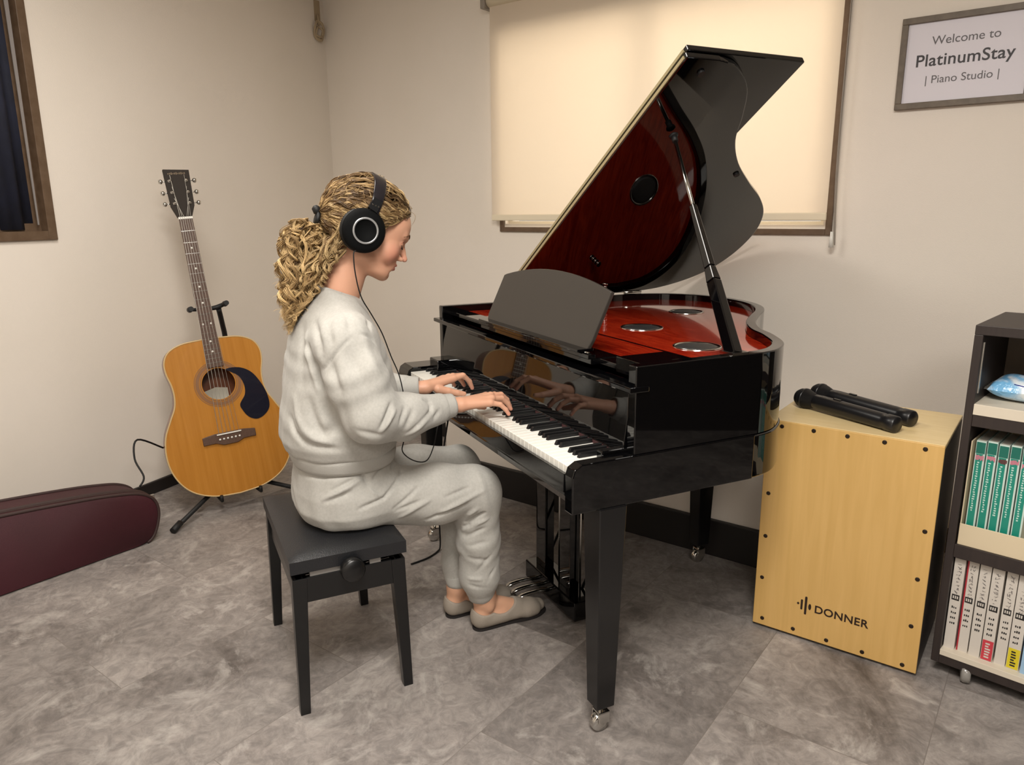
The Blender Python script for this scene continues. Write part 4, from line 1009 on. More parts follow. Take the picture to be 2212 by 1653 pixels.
bf.cone((-.478, -.13, .784), Wr, .026, .0235, k=.01, flat=((0, .1, 1), 1.15)); bf.cone((-.770, -.135, .776), Wl, .026, .0235, k=.01, flat=((0, .1, 1), 1.15))
# feet
def footshape(f, cu, hv, yaw, dr, k=.012):
    c, s_ = cos(yaw), sin(yaw)
    def T(a, b, z): return (cu+a*c+b*s_, hv-a*s_+b*c, z)
    f.cone(T(0, .028, .033), T(.002, .10, .038), .030+dr, .030+dr, k); f.cone(T(0, .05, .028), T(.004, .20, .028), .026+dr, .031+dr, k, flat=((0, 0, 1), 1.2))
    f.cone(T(-.006, .20, .026), T(-.006, .238, .021), .028+dr, .022+dr, k, flat=((0, 0, 1), 1.25)); f.cone(T(.014, .19, .024), T(.014, .215, .020), .022+dr, .017+dr, k)
    f.cone(T(0, .06, .055), T(.0, .17, .034), .022+dr, .024+dr, k)
    f.cone(T(0, .03, .05), T(0, .048, .11), .031+dr, .034+dr, k)
    f.cone(T(0, .055, .085), T(0, .15, .045), .026+dr, .024+dr, k)
footshape(bf, -.602, -.004, radians(-2), -.003); footshape(bf, -.712, -.055, radians(-4), -.003)
bf.ell((-.575, .045, .076), (.006, .009, .010), k=.018)
def skin_col(V):
    x, y, z = headc(V); c = np.tile(np.array(lin((216, 164, 136))), (len(V), 1))
    def blend(mask, col, amt=1.0): c[:] = c*(1-(mask*amt)[:, None])+np.array(lin(col))*(mask*amt)[:, None]
    g = lambda cx, cy, cz, r: np.exp(-(((x-cx)**2+(np.abs(y)-cy)**2+(z-cz)**2)/r**2))
    blend(g(.088, .042, -.026, .026), (206, 124, 106), .8); blend(g(.14, 0, -.024, .013), (214, 140, 120), .5)
    blend(g(.112, .034, .006, .014), (196, 132, 108), .5)
    lips = ((x > .103) & (np.abs(y) < .0235) & (z < -.0445) & (z > -.0655)).astype(float)*np.clip(1-(np.abs(y)/.0235)**2, 0, 1)
    blend(np.clip(lips*2, 0, 1), (186, 114, 102), .8)
    hands = (V[:, 2] < .85) & (V[:, 2] > .7)
    tips = np.zeros(len(V))
    for fs in (R_f, L_f):
        for f, r in fs: tips = np.maximum(tips, np.exp(-(((V-np.array(f[-1]))**2).sum(1))/.014**2))
    blend(tips*hands, (218, 138, 122), .5)
    ft = (V[:, 2] < .2).astype(float); blend(ft, (212, 166, 136), .6)
    return c
M_skin = mat('skin', (224, 172, 142), .48, vcol='tint', sub=.12, bump=(420, .12))
V, Q = bf.mesh()
body = np_obj('body', V, Q, M_skin, person, QB, relax=2, colors=skin_col)
# nails
M_nail = mat('nail', (236, 196, 184), .25, coat=.3)
for fs in (R_f, L_f):
    for f, r in fs:
        a, b = np.array(f[-2]), np.array(f[-1]); d = (b-a)/np.linalg.norm(b-a); up = np.array([0, 0, 1.])-d*d[2]; up /= np.linalg.norm(up); sd = np.cross(d, up)
        V = []; nn_ = 10
        c0 = b-d*.002+up*(r[-1]*1.02)
        for k in range(nn_): t = 2*pi*k/nn_; V.append(c0+d*.0052*cos(t)+sd*.0040*sin(t)-up*.0012*abs(sin(t))**2)
        V.append(c0+up*.0006); mesh_obj('nail', V, [(k, (k+1) % nn_, nn_) for k in range(nn_)], M_nail, body, smooth=True, base=QB)
# brows and lashes
M_brow = mat('brow_hair', (104, 72, 48), .7); M_lash = mat('lash_hair', (48, 32, 26), .6)
_me = body.data; _co = np.empty(len(_me.vertices)*3, np.float32); _me.vertices.foreach_get('co', _co); _co = _co.reshape(-1, 3)+np.array(QB); _hx, _hy, _hz = headc(_co)
def surf(y, z, off=.0005):
    m = (_hx > .06) & (_hx < .16); d = (_hy[m]-y)**2+(_hz[m]-z)**2; i_ = np.argsort(d)[:4]; return H(_hx[m][i_].mean()+off, y, z)
for s_ in (1, -1):
    mb = MB(); pts = [surf(s_*y, z, .0002) for y, z in ((.052, .029), (.046, .0355), (.038, .040), (.030, .0415), (.022, .040), (.014, .0365), (.009, .034))]
    pts = smooth_curve(pts, 4); mb.tube(pts, list(np.interp(np.arange(len(pts)), [0, 8, len(pts)-1], [.0007, .0022, .0028])), 8); mb.build('eyebrow', M_brow, body, QB)
    mb = MB(); line = [(.019, .0055), (.024, .0025), (.030, .0010), (.036, .0015), (.042, .0035), (.047, .0065)]
    lp_ = smooth_curve([surf(s_*y, z, .0004) for y, z in line], 4); mb.tube(lp_, .0007, 6)
    for k in range(3, len(lp_)): p0 = lp_[k]; o_ = hs*s_*(k/len(lp_)-.3)*.006; mb.tube([p0, p0+hf*.0025-hu*.0030+o_*.5, p0+hf*.0045-hu*.0040+o_*.8], [.0004, .00035, .00015], 4, cap=False)
    mb.build('eyelashes', M_lash, body, QB)
    mb = MB(); mb.tube(smooth_curve([surf(s_*y, z, -.0003) for y, z in ((.020, .013), (.027, .0185), (.036, .0190), (.044, .0150), (.048, .0105))], 4), .0009, 6); mb.build('eyelid_crease', mat('lid_shadow_skin', (168, 108, 84), .6), body, QB)

# ---- sweatshirt
M_sweat = mat('heather_grey_jersey', (186, 184, 178), .9, sheen=.15, noise=(140, (178, 176, 170), 6), bump=(650, .3))
M_rib = mat('rib_knit', (182, 180, 174), .9, sheen=.15, bump=(500, .6))
st_ = .0045
sf = Field([np.arange(-1.03, -.33, st_), np.arange(-.58, -.07, st_), np.arange(.585, 1.14, st_)])
sf.stack([(.652, -.518, -.235, .176), (.668, -.532, -.226, .188), (.695, -.540, -.218, .198), (.74, -.538, -.212, .200), (.80, -.528, -.214, .192), (.88, -.515, -.230, .186), (.95, -.500, -.250, .186), (1.00, -.485, -.270, .176), (1.035, -.468, -.286, .140), (1.065, -.448, -.299, .105), (1.085, -.430, -.309, .084), (1.12, -.414, -.315, .072)], -.66, k=.02, ends=.016)
for s_, E, Wp, rr in ((1, (-.420, -.345, .800), (-.474, -.150, .780), (.074, .071, .050)), (-1, (-.928, -.33, .795), (-.778, -.150, .775), (.074, .066, .046))):
    S_ = (-.66+s_*.168, -.383, .978)
    sf.cone((-.66+s_*.07, -.378, 1.035), S_, .050, rr[0], k=.03)
    mid = tuple((np.array(S_)+np.array(E))/2+np.array((s_*.012, -.006, 0)))
    sf.chain([S_, mid, E], [rr[0], rr[0]*1.0, rr[1]], k=.03)
    m2 = np.array(E)*.5+np.array(Wp)*.5+np.array([0, 0, -.012]); sf.chain([E, tuple(m2), Wp], [rr[1], rr[1]*.84, rr[2]*.86], k=.02)
# cut neck opening and hem
def plane_cut(nv, off):
    def fn(X, Y, Z): return off-(X*nv[0]+Y*nv[1]+Z*nv[2])
    return fn
nrm_ = np.array([0, .38, 1.0]); nrm_ /= np.linalg.norm(nrm_); off_ = nrm_@np.array([0, -.40, 1.108])
sf.add(plane_cut(nrm_, off_), (-.80, -.50, 1.03), (-.52, -.2, 1.15), k=.004, op='s')
sf.ell((-.657, -.366, 1.115), (.066, .058, .045), k=.006, op='s')
def wave(V, n):
    u, v, z = V.T
    return .0016*np.sin(31*z+17*v+9*np.sin(11*u+5*v))+.0012*np.sin(47*v-23*z+6*np.sin(19*z+3*u))
R3 = lambda *p: [tuple(q) for q in p]
# crease data: (polyline, width, amplitude) - filled in from the photograph
SW_FOLDS = [([(-0.5444, -0.4733, 0.9748), (-0.5165, -0.4686, 0.9572), (-0.505, -0.4618, 0.9371), (-0.4953, -0.4554, 0.917), (-0.4949, -0.4499, 0.89), (-0.4898, -0.4474, 0.8716), (-0.4878, -0.4466, 0.8603)], 0.01, -0.012), ([(-0.5433, -0.4479, 1.0295), (-0.4829, -0.4568, 1.0139), (-0.4597, -0.458, 0.9898), (-0.4497, -0.4559, 0.9603)], 0.012, -0.009), ([(-0.5922, -0.4713, 1.0114), (-0.5626, -0.4805, 0.9717), (-0.5534, -0.4872, 0.9259), (-0.5523, -0.4933, 0.8751)], 0.014, -0.008), ([(-0.5606, -0.4704, 0.9963), (-0.5452, -0.4739, 0.9739), (-0.5286, -0.472, 0.9418), (-0.5122, -0.4642, 0.8997), (-0.5062, -0.4597, 0.8744), (-0.5005, -0.458, 0.8624)], 0.009, 0.006), ([(-0.4155, -0.388, 1.0023), (-0.411, -0.4075, 0.9888), (-0.4148, -0.4243, 0.9714), (-0.4266, -0.4387, 0.9499), (-0.4388, -0.4489, 0.9331), (-0.4517, -0.4528, 0.9233)], 0.0035, -0.004), ([(-0.4219, -0.3622, 1.0083), (-0.4271, -0.343, 1.0035), (-0.4328, -0.3289, 0.9936), (-0.4339, -0.3214, 0.9794)], 0.0045, -0.005), ([(-0.4234, -0.4376, 0.9416), (-0.4044, -0.4352, 0.9144), (-0.3907, -0.432, 0.8926), (-0.3887, -0.4268, 0.8742)], 0.013, -0.007), ([(-0.4466, -0.3596, 1.0416), (-0.4113, -0.3537, 0.9789), (-0.3753, -0.343, 0.929), (-0.3742, -0.3179, 0.8834)], 0.016, 0.006), ([(-0.5415, -0.3164, 1.0457), (-0.4557, -0.3306, 1.0283), (-0.4448, -0.3297, 1.0155)], 0.007, -0.005), ([(-0.4677, -0.3817, 1.0568), (-0.4343, -0.3847, 1.0344), (-0.4259, -0.3844, 1.0221)], 0.008, -0.004), ([(-0.4669, -0.428, 1.038), (-0.4327, -0.4328, 1.0046), (-0.4267, -0.433, 0.9864)], 0.01, -0.005), ([(-0.3625, -0.308, 0.8398), (-0.3489, -0.3212, 0.8201), (-0.3445, -0.3324, 0.8007), (-0.347, -0.3423, 0.782)], 0.0055, -0.01), ([(-0.3618, -0.2995, 0.8222), (-0.3491, -0.3171, 0.8045), (-0.3466, -0.33, 0.7887), (-0.3491, -0.3397, 0.7761)], 0.006, 0.006), ([(-0.381, -0.2689, 0.8187), (-0.3674, -0.281, 0.7968), (-0.3662, -0.2854, 0.7843)], 0.006, -0.005), ([(-0.3848, -0.2453, 0.81), (-0.3745, -0.2615, 0.7843), (-0.3767, -0.2673, 0.7694)], 0.007, -0.005), ([(-0.4215, -0.2015, 0.8234), (-0.4251, -0.1883, 0.816), (-0.4204, -0.1841, 0.8065), (-0.4116, -0.1876, 0.7938), (-0.3895, -0.2149, 0.7802), (-0.3813, -0.2378, 0.7664), (-0.3868, -0.2569, 0.752)], 0.006, -0.007), ([(-0.4072, -0.1919, 0.7898), (-0.3863, -0.2206, 0.7716), (-0.3853, -0.2425, 0.7551), (-0.3939, -0.2612, 0.7428)], 0.008, 0.005), ([(-0.426, -0.1585, 0.7893), (-0.4169, -0.1731, 0.7772), (-0.4127, -0.1803, 0.7711)], 0.006, -0.004), ([(-0.566, -0.5084, 0.8294), (-0.5437, -0.5073, 0.7867), (-0.5204, -0.4975, 0.7554), (-0.4971, -0.4789, 0.7349), (-0.4758, -0.4485, 0.7228), (-0.4686, -0.4326, 0.7157)], 0.012, 0.007), ([(-0.581, -0.5205, 0.7751), (-0.5453, -0.5184, 0.7444), (-0.5208, -0.5028, 0.7233), (-0.4932, -0.4762, 0.7156), (-0.474, -0.4444, 0.7123), (-0.4673, -0.4279, 0.7097)], 0.009, -0.008), ([(-0.5144, -0.481, 0.8301), (-0.5033, -0.4777, 0.7937), (-0.4917, -0.4704, 0.7677), (-0.4811, -0.4589, 0.7519), (-0.4712, -0.4395, 0.7587), (-0.469, -0.4292, 0.7612)], 0.014, -0.01), ([(-0.4898, -0.4482, 0.8294), (-0.4836, -0.4416, 0.8055), (-0.4741, -0.4295, 0.7796), (-0.4634, -0.4113, 0.751)], 0.012, -0.006), ([(-0.4046, -0.4003, 0.9722), (-0.3871, -0.3872, 0.9433), (-0.3651, -0.3755, 0.9117), (-0.3586, -0.3601, 0.8727)], 0.014, -0.005), ([(-0.366, -0.3976, 0.7814), (-0.3545, -0.3778, 0.7755), (-0.3521, -0.3587, 0.7695), (-0.3537, -0.3412, 0.765)], 0.008, -0.004)]
def sweat_post(V, n): return wave(V, n)+fold(SW_FOLDS)(V, n)
#SWFOLDS#
V, Q = sf.mesh(); sweat = np_obj('sweatshirt', V, Q, M_sweat, person, QB, relax=2, post=sweat_post)
for a, b, ra, rb in (((-.474, -.158, .780), (-.481, -.100, .783), .0395, .0335), ((-.780, -.158, .775), (-.757, -.100, .776), .0385, .0330)):
    a = np.array(a); b = np.array(b); d = b-a; ax_ = d/np.linalg.norm(d); prof_ = [(ra*.8, -.004), (ra, .004), (ra*1.02, .012), (rb*1.08, .03), (rb, .052), (rb*.97, .058), (rb*.86, .0585), (rb*.82, .050)]
    MB().lathe(prof_, tuple(a), tuple(ax_), 32).build('cuff', M_rib, sweat, QB)
mb = MB()
pts = []
for t in np.linspace(0, 2*pi, 41)[:-1]:
    u = -.657+.066*cos(t); v = -.366+.056*sin(t); pts.append((u, v, (off_-nrm_[1]*v)/nrm_[2]-.002))
mb.tube(pts+[pts[0]], .0062, 10, cap=False); mb.build('collar', M_rib, sweat, QB)
hem = []
def hem_section(z, o_=0):
    T = np.array([(.618, -.508, -.240, .168), (.633, -.511, -.236, .172), (.658, -.519, -.232, .178), (.69, -.532, -.224, .190)])
    vb, vf, a = (np.interp(z, T[:, 0], T[:, i]) for i in (1, 2, 3)); return vb-o_, vf+o_, a+o_
V = []; F = []; m_ = 72; zz = [(.622, -.002), (.622, .003), (.632, .0055), (.652, .0055), (.668, .002), (.668, -.004)]
for z, o_ in zz:
    vb, vf, a = hem_section(z, o_); c_, b_ = (vb+vf)/2, (vf-vb)/2
    for k in range(m_):
        t = 2*pi*k/m_; cs, sn = cos(t), sin(t); V.append((-.66+a*np.sign(cs)*abs(cs)**.87, c_+b_*np.sign(sn)*abs(sn)**.87, z+.006*(1 if False else -sn)*.0))
F = [(l*m_+k, l*m_+(k+1) % m_, (l+1)*m_+(k+1) % m_, (l+1)*m_+k) for l in range(len(zz)-1) for k in range(m_)]
mesh_obj('hem_band', V, F, M_rib, sweat, smooth=True, base=QB)

# ---- trousers
tf = Field([np.arange(-.87, -.44, st_), np.arange(-.56, .12, st_), np.arange(.10, .70, st_)])
tf.stack([(.448, -.475, -.30, .14), (.462, -.500, -.26, .170), (.50, -.518, -.235, .188), (.55, -.518, -.230, .186), (.60, -.510, -.238, .174), (.65, -.504, -.245, .164)], -.66, k=.03, ends=.03)
tf.chain([(-.575, -.36, .527), (-.575, -.13, .493), (-.572, -.01, .487)], [.084, .086, .074], k=.03)
tf.chain([(-.572, -.005, .490), (-.572, .005, .47), (-.580, .010, .32), (-.592, .018, .185), (-.600, .023, .135)], [.072, .072, .065, .060, .046], k=.02)
tf.chain([(-.750, -.36, .527), (-.765, -.12, .500), (-.768, .02, .492)], [.084, .080, .070], k=.03)
tf.chain([(-.768, .025, .49), (-.745, .010, .32), (-.722, -.008, .19), (-.714, -.010, .135)], [.068, .056, .050, .042], k=.02)
TR_FOLDS = [([(-0.6151, -0.5064, 0.6047), (-0.5513, -0.4868, 0.615), (-0.5211, -0.4589, 0.6173), (-0.497, -0.4267, 0.6211), (-0.4922, -0.3889, 0.6225), (-0.4927, -0.3691, 0.6221)], 0.005, -0.006), ([(-0.4921, -0.3666, 0.6193), (-0.4915, -0.3554, 0.6124), (-0.4902, -0.3487, 0.6025), (-0.4872, -0.3468, 0.5902)], 0.008, -0.01), ([(-0.5076, -0.4635, 0.5603), (-0.4892, -0.4293, 0.5788), (-0.4867, -0.3969, 0.5928), (-0.4896, -0.368, 0.6066)], 0.007, 0.007), ([(-0.5028, -0.4599, 0.5547), (-0.4847, -0.4193, 0.5712), (-0.4831, -0.3975, 0.5765)], 0.006, -0.006), ([(-0.4983, -0.444, 0.5846), (-0.4892, -0.3975, 0.6049), (-0.4907, -0.3727, 0.6129)], 0.005, -0.005), ([(-0.7004, -0.1887, 0.5647), (-0.5466, -0.2371, 0.5896), (-0.509, -0.2659, 0.571), (-0.4823, -0.3055, 0.5462), (-0.4731, -0.3537, 0.5367), (-0.4728, -0.3764, 0.5302)], 0.0045, -0.007), ([(-0.4841, -0.3456, 0.5802), (-0.481, -0.3328, 0.5649), (-0.4797, -0.3263, 0.5571)], 0.004, 0.004), ([(-0.4933, -0.3636, 0.6236), (-0.501, -0.3433, 0.6345), (-0.5078, -0.3324, 0.639)], 0.005, -0.005), ([(-0.493, -0.3313, 0.5992), (-0.5107, -0.3043, 0.6214), (-0.5261, -0.2889, 0.6304)], 0.005, -0.006), ([(-0.5399, -0.2665, 0.6089), (-0.557, -0.2556, 0.6128), (-0.572, -0.2483, 0.6125)], 0.005, -0.005), ([(-0.4873, -0.2785, 0.5068), (-0.4891, -0.2529, 0.5206), (-0.493, -0.2274, 0.5368), (-0.5032, -0.2005, 0.5538)], 0.005, -0.005), ([(-0.4994, -0.2562, 0.4745), (-0.4896, -0.2172, 0.4964), (-0.4892, -0.1883, 0.5078), (-0.489, -0.1726, 0.5127)], 0.006, 0.005), ([(-0.4895, -0.2728, 0.499), (-0.4887, -0.2282, 0.5092), (-0.4897, -0.2052, 0.5138)], 0.005, -0.005), ([(-0.4862, -0.1451, 0.4704), (-0.4842, -0.1057, 0.4835), (-0.4922, -0.0589, 0.4939), (-0.4947, -0.0103, 0.5085)], 0.007, 0.007), ([(-0.5011, -0.1816, 0.4505), (-0.4883, -0.1486, 0.4632), (-0.4859, -0.1106, 0.472), (-0.4922, -0.0675, 0.4777)], 0.006, -0.006), ([(-0.5303, -0.0476, 0.4034), (-0.507, -0.0191, 0.428), (-0.499, -0.0035, 0.4385)], 0.005, -0.012), ([(-0.5982, -0.0567, 0.379), (-0.5114, -0.0433, 0.4392), (-0.4977, -0.0256, 0.4553)], 0.007, 0.006), ([(-0.551, -0.053, 0.3715), (-0.5114, -0.0158, 0.4047), (-0.5046, 0.0079, 0.415)], 0.006, 0.006), ([(-0.544, -0.054, 0.3865), (-0.5293, -0.0458, 0.3951), (-0.5248, -0.0407, 0.398)], 0.0045, -0.008), ([(-0.5418, -0.0481, 0.3548), (-0.5147, -0.0181, 0.3767), (-0.5093, 0.0001, 0.3836)], 0.006, -0.006), ([(-0.4853, -0.1267, 0.5151), (-0.4959, -0.0743, 0.5217), (-0.5023, -0.0471, 0.5247)], 0.005, -0.005), ([(-0.5495, -0.0321, 0.1857), (-0.5382, -0.0107, 0.1797), (-0.5348, 0.0173, 0.1769), (-0.5401, 0.036, 0.1752)], 0.006, -0.005), ([(-0.5357, 0.0046, 0.1757), (-0.5304, 0.0272, 0.2199), (-0.5358, 0.042, 0.2375)], 0.005, -0.005), ([(-0.5524, -0.0366, 0.2087), (-0.5366, -0.015, 0.209), (-0.5316, -0.0031, 0.2076)], 0.005, 0.005), ([(-0.5415, -0.0394, 0.2826), (-0.5207, -0.0077, 0.2784), (-0.5202, 0.0123, 0.2709)], 0.008, -0.004), ([(-0.5661, -0.0073, 0.5648), (-0.5158, -0.01, 0.5441), (-0.4935, -0.0048, 0.5019), (-0.4995, 0.0089, 0.4359)], 0.012, 0.004), ([(-0.5332, -0.0448, 0.3262), (-0.5143, -0.0124, 0.3354), (-0.5119, 0.0067, 0.3363)], 0.007, -0.004), ([(-0.7089, -0.0474, 0.2514), (-0.6821, -0.0262, 0.2369), (-0.5683, -0.0543, 0.2826)], 0.008, -0.004), ([(-0.5363, -0.0151, 0.2344), (-0.5197, 0.0091, 0.2723), (-0.5198, 0.0247, 0.2867)], 0.006, -0.004)]
#TRFOLDS#
def trous_post(V, n):
    u, v, z = V.T
    return .0012*np.sin(38*v+21*z+8*np.sin(13*u))+.0010*np.sin(57*z-26*v+5*np.sin(17*u+9*z))+fold(TR_FOLDS)(V, n)
V, Q = tf.mesh(); trous = np_obj('trousers', V, Q, M_sweat, person, QB, relax=2, post=trous_post)
for (a, b, r_) in (((-.600, .020, .150), (-.603, .026, .108), .042), ((-.714, -.010, .150), (-.713, -.010, .112), .040)):
    d = np.array(b)-np.array(a); MB().lathe([(r_*1.02, 0), (r_*1.06, .010), (r_*1.0, .032), (r_*.97, .042), (r_*.85, .043), (r_*.8, .03)], a, tuple(d), 32).build('ankle_cuff', M_rib, trous, QB)

# ---- slip-on shoes
M_shoe = mat('taupe_knit', (158, 148, 136), .85, bump=(600, .6)); M_sole = mat('dark_sole', (36, 32, 32), .6)
for cu_, hv, yw, lo_ in ((-.602, -.004, radians(-2), 0), (-.712, -.055, radians(-4), 0)):
    ff = Field([np.arange(cu_-.06, cu_+.065, .0026), np.arange(hv-.03, hv+.30, .0026), np.arange(-.002, .13, .0026)])
    footshape(ff, cu_, hv, yw, .0035)
    # opening for the ankle and instep, and flat sole
    ff.cone((cu_-.06, hv+.045, .125), (cu_+.06, hv+.045, .125), .072, .072, k=.004, op='s'); ff.cone((cu_-.06, hv+.095, .105), (cu_+.06, hv+.095, .105), .060, .060, k=.004, op='s')
    ff.add(lambda X, Y, Z: Z-.004+0*X+0*Y, (cu_-.07, hv-.05, -.02), (cu_+.07, hv+.3, .01), k=.003, op='s')
    V, Q = ff.mesh(); shoe = np_obj('shoe', V, Q, M_shoe, person, QB, relax=1)
    c, s_ = cos(yw), sin(yw)
    so = smooth_curve([(0, -.002), (.026, .012), (.031, .06), (.032, .12), (.040, .18), (.036, .225), (.012, .262), (-.016, .258), (-.037, .215), (-.037, .15), (-.029, .08), (-.028, .02)], 4, closed=True)
    MB().prism([(cu_+a*c+b*s_, hv-a*s_+b*c) for a, b in so], .0002, .0065).build('sole', M_sole, shoe, QB)

# ---- hair
M_hair = mat('curly_hair', (190, 150, 92), .45, vcol='tint', spec=.4)
M_cap = mat('hair_base', (98, 76, 50), .7, noise=(60, (80, 60, 38), 4), bump=(90, 1.0))
hfld = Field([np.arange(-.76, -.53, .003), np.arange(-.46, -.12, .003), np.arange(1.10, 1.42, .003)])
hfld.ell(H(.004, 0, .036), (.084, .120, .104), HM, k=.01)
hlx = [-.13, -.10, -.07, -.03, .0, .03, .05, .075, .10, .125]; hlz = [-.10, -.115, -.10, -.07, -.03, .018, .048, .074, .092, .098]
def hairline(X, Y, Z):
    x = (Y-HC[1])*hf[1]+(Z-HC[2])*hf[2]+0*X; z = (Y-HC[1])*hu[1]+(Z-HC[2])*hu[2]+0*X
    return (z-np.interp(x, hlx, hlz))*.75
hfld.add(hairline, (-.80, -.5, 1.05), (-.5, -.05, 1.45), k=.006, op='s') if False else None
def cutbelow(X, Y, Z): return hairline(X, Y, Z)
F0_ = hfld.F; Xg, Yg, Zg = hfld.ax[0][:, None, None], hfld.ax[1][None, :, None], hfld.ax[2][None, None, :]
hfld.F = np.maximum(F0_, -hairline(Xg, Yg, Zg)).astype(np.float32)
V, Q = hfld.mesh(); hair = np_obj('hair', V, Q, M_cap, person, QB, relax=2)
TIE = H(-.112, .0, -.018)
class Strands:
    def __init__(s): s.V = []; s.F = []; s.C = []; s.n = 0
    def add(s, P, r, col, sides=4):
        P = np.asarray(P, float); m = len(P); T = np.gradient(P, axis=0); T /= np.linalg.norm(T, axis=1)[:, None]+1e-9
        a = np.cross(T, [.31, .2, .93]); a /= np.linalg.norm(a, axis=1)[:, None]+1e-9; b = np.cross(T, a)
        t = np.linspace(0, 1, m); rr = r*np.minimum(1, np.minimum(t*10+.3, (1-t)*5+.12))
        ang = 2*pi*np.arange(sides)/sides
        V = P[:, None, :]+rr[:, None, None]*(np.cos(ang)[None, :, None]*a[:, None, :]+np.sin(ang)[None, :, None]*b[:, None, :])
        s.V.append(V.reshape(-1, 3)); i = np.arange(m-1)[:, None]*sides; k = np.arange(sides)[None, :]; k2 = (k+1) % sides
        s.F.append((np.stack([i+k, i+k2, i+sides+k2, i+sides+k], -1).reshape(-1, 4))+s.n); s.n += m*sides
        cc = np.array(col)[None, :]*(0.85+.3*t[:, None]); s.C.append(np.repeat(cc, sides, axis=0))
def colr(kind):
    a = np.array(lin((142, 112, 74))); b = np.array(lin((222, 192, 140))); c = np.array(lin((96, 73, 48)))
    t = rng.random()
    if kind == 'top': base = c*(1-t)+a*t if t < .7 else a*.6+b*.4
    elif kind == 'mid': base = a*(1-t)+b*t*.9
    else: base = a*(1-t)*.8+b*(.25+t*.85) if rng.random() > .10 else c
    return base
S = Strands()
ell_c = H(.004, 0, .036); er = np.array([.084, .120, .104])
def on_ell(d, k): # d in head axes (side, fwd, up)
    q = d/np.linalg.norm(d/er); return ell_c+(hs*q[0]+hf*q[1]+hu*q[2])*k
tie_d = np.array([0, (TIE-ell_c)@hf, (TIE-ell_c)@hu]); tie_d /= np.linalg.norm(tie_d)
cnt = 0; tries = 0
while cnt < 270 and tries < 9000:
    tries += 1
    v3 = rng.normal(size=3)
    if tries % 3 == 0:   # start right on the hairline
        lx = rng.uniform(-.01, .122); lz = np.interp(lx, hlx, hlz)+.003; a_, b_ = (lx-.004)/er[1], (lz-.036)/er[2]; q_ = 1-a_*a_-b_*b_
        v3 = np.array([rng.choice([-1, 1])*er[0]*sqrt(max(q_, 0)), lx-.004, lz-.036])
    v3 /= np.linalg.norm(v3); p = on_ell(v3, 1.0); lx, ly_, lz = (p-HC)@hf, (p-HC)@hs, (p-HC)@hu
    gap = lz-np.interp(lx, hlx, hlz)
    if gap < -.004 or (gap > .045 and rng.random() < .45) or (lx < -.085 and rng.random() < .7): continue
    end = tie_d+rng.normal(size=3)*.06; om = math.acos(np.clip(v3@tie_d, -1, 1)); m_ = int(18+om*22); t = np.linspace(0, 1, m_)
    amp = rng.uniform(.0022, .0058); fr_ = rng.uniform(9, 16)*max(om, .4); ph0 = rng.uniform(0, 6.28); lift = rng.uniform(.001, .009); col0 = colr('top' if rng.random() < .72 else 'mid')
    bend = rng.normal()*.22; v0 = np.cross(v3, end); v0 /= np.linalg.norm(v0)+1e-9
    w_ = (np.sin((1-t)*om)/max(np.sin(om), .08))[:, None]*v3+(np.sin(t*om)/max(np.sin(om), .08))[:, None]*end+(bend*np.sin(pi*t))[:, None]*v0
    w_ /= np.linalg.norm(w_, axis=1)[:, None]; q = w_/np.linalg.norm(w_/er, axis=1)[:, None]; C_ = ell_c+q[:, :1]*hs+q[:, 1:2]*hf+q[:, 2:3]*hu
    T_ = np.gradient(C_, axis=0); T_ /= np.linalg.norm(T_, axis=1)[:, None]+1e-9; N_ = C_-ell_c; N_ /= np.linalg.norm(N_, axis=1)[:, None]; B_ = np.cross(T_, N_)
    zz_ = (C_-HC)@hu; xx_ = (C_-HC)@hf
    if (zz_ > np.interp(xx_, hlx, hlz)-.008).mean() < .85: continue
    for k in range(13):
        ob, on_ = rng.normal()*.0026, abs(rng.normal())*.0020; dp = rng.normal()*.16; spread = np.minimum(1, .35+t)
        P_ = C_+B_*(amp*np.sin(fr_*t+ph0+dp)*np.minimum(1, t*6)+ob*spread)[:, None]+N_*(lift*np.sin(pi*np.minimum(t*1.3, 1))+.0012+on_+amp*.55*(1+np.cos(fr_*t+ph0+dp))*np.minimum(1, t*5))[:, None]
        S.add(P_, rng.uniform(.0005, .0011), col0*rng.uniform(.78, 1.18), 3)
    cnt += 1
# stray flyaways round the crown
for i in range(140):
    v3 = rng.normal(size=3); v3[2] = abs(v3[2]); v3 /= np.linalg.norm(v3); p = on_ell(v3, 1.0)
    if (p-HC)@hu < np.interp((p-HC)@hf, hlx, hlz)+.01: continue
    nrm3 = (p-ell_c)/np.linalg.norm(p-ell_c); tan = np.cross(nrm3, rng.normal(size=3)); tan /= np.linalg.norm(tan); t = np.linspace(0, 1, 14)
    L1 = rng.uniform(.02, .05); P_ = p+np.outer(t*L1, tan)+np.outer(np.sin(pi*t)*L1*.38, nrm3)+np.outer(.003*np.sin(9*t), np.cross(nrm3, tan)); S.add(P_, .0006, colr('mid'), 3)
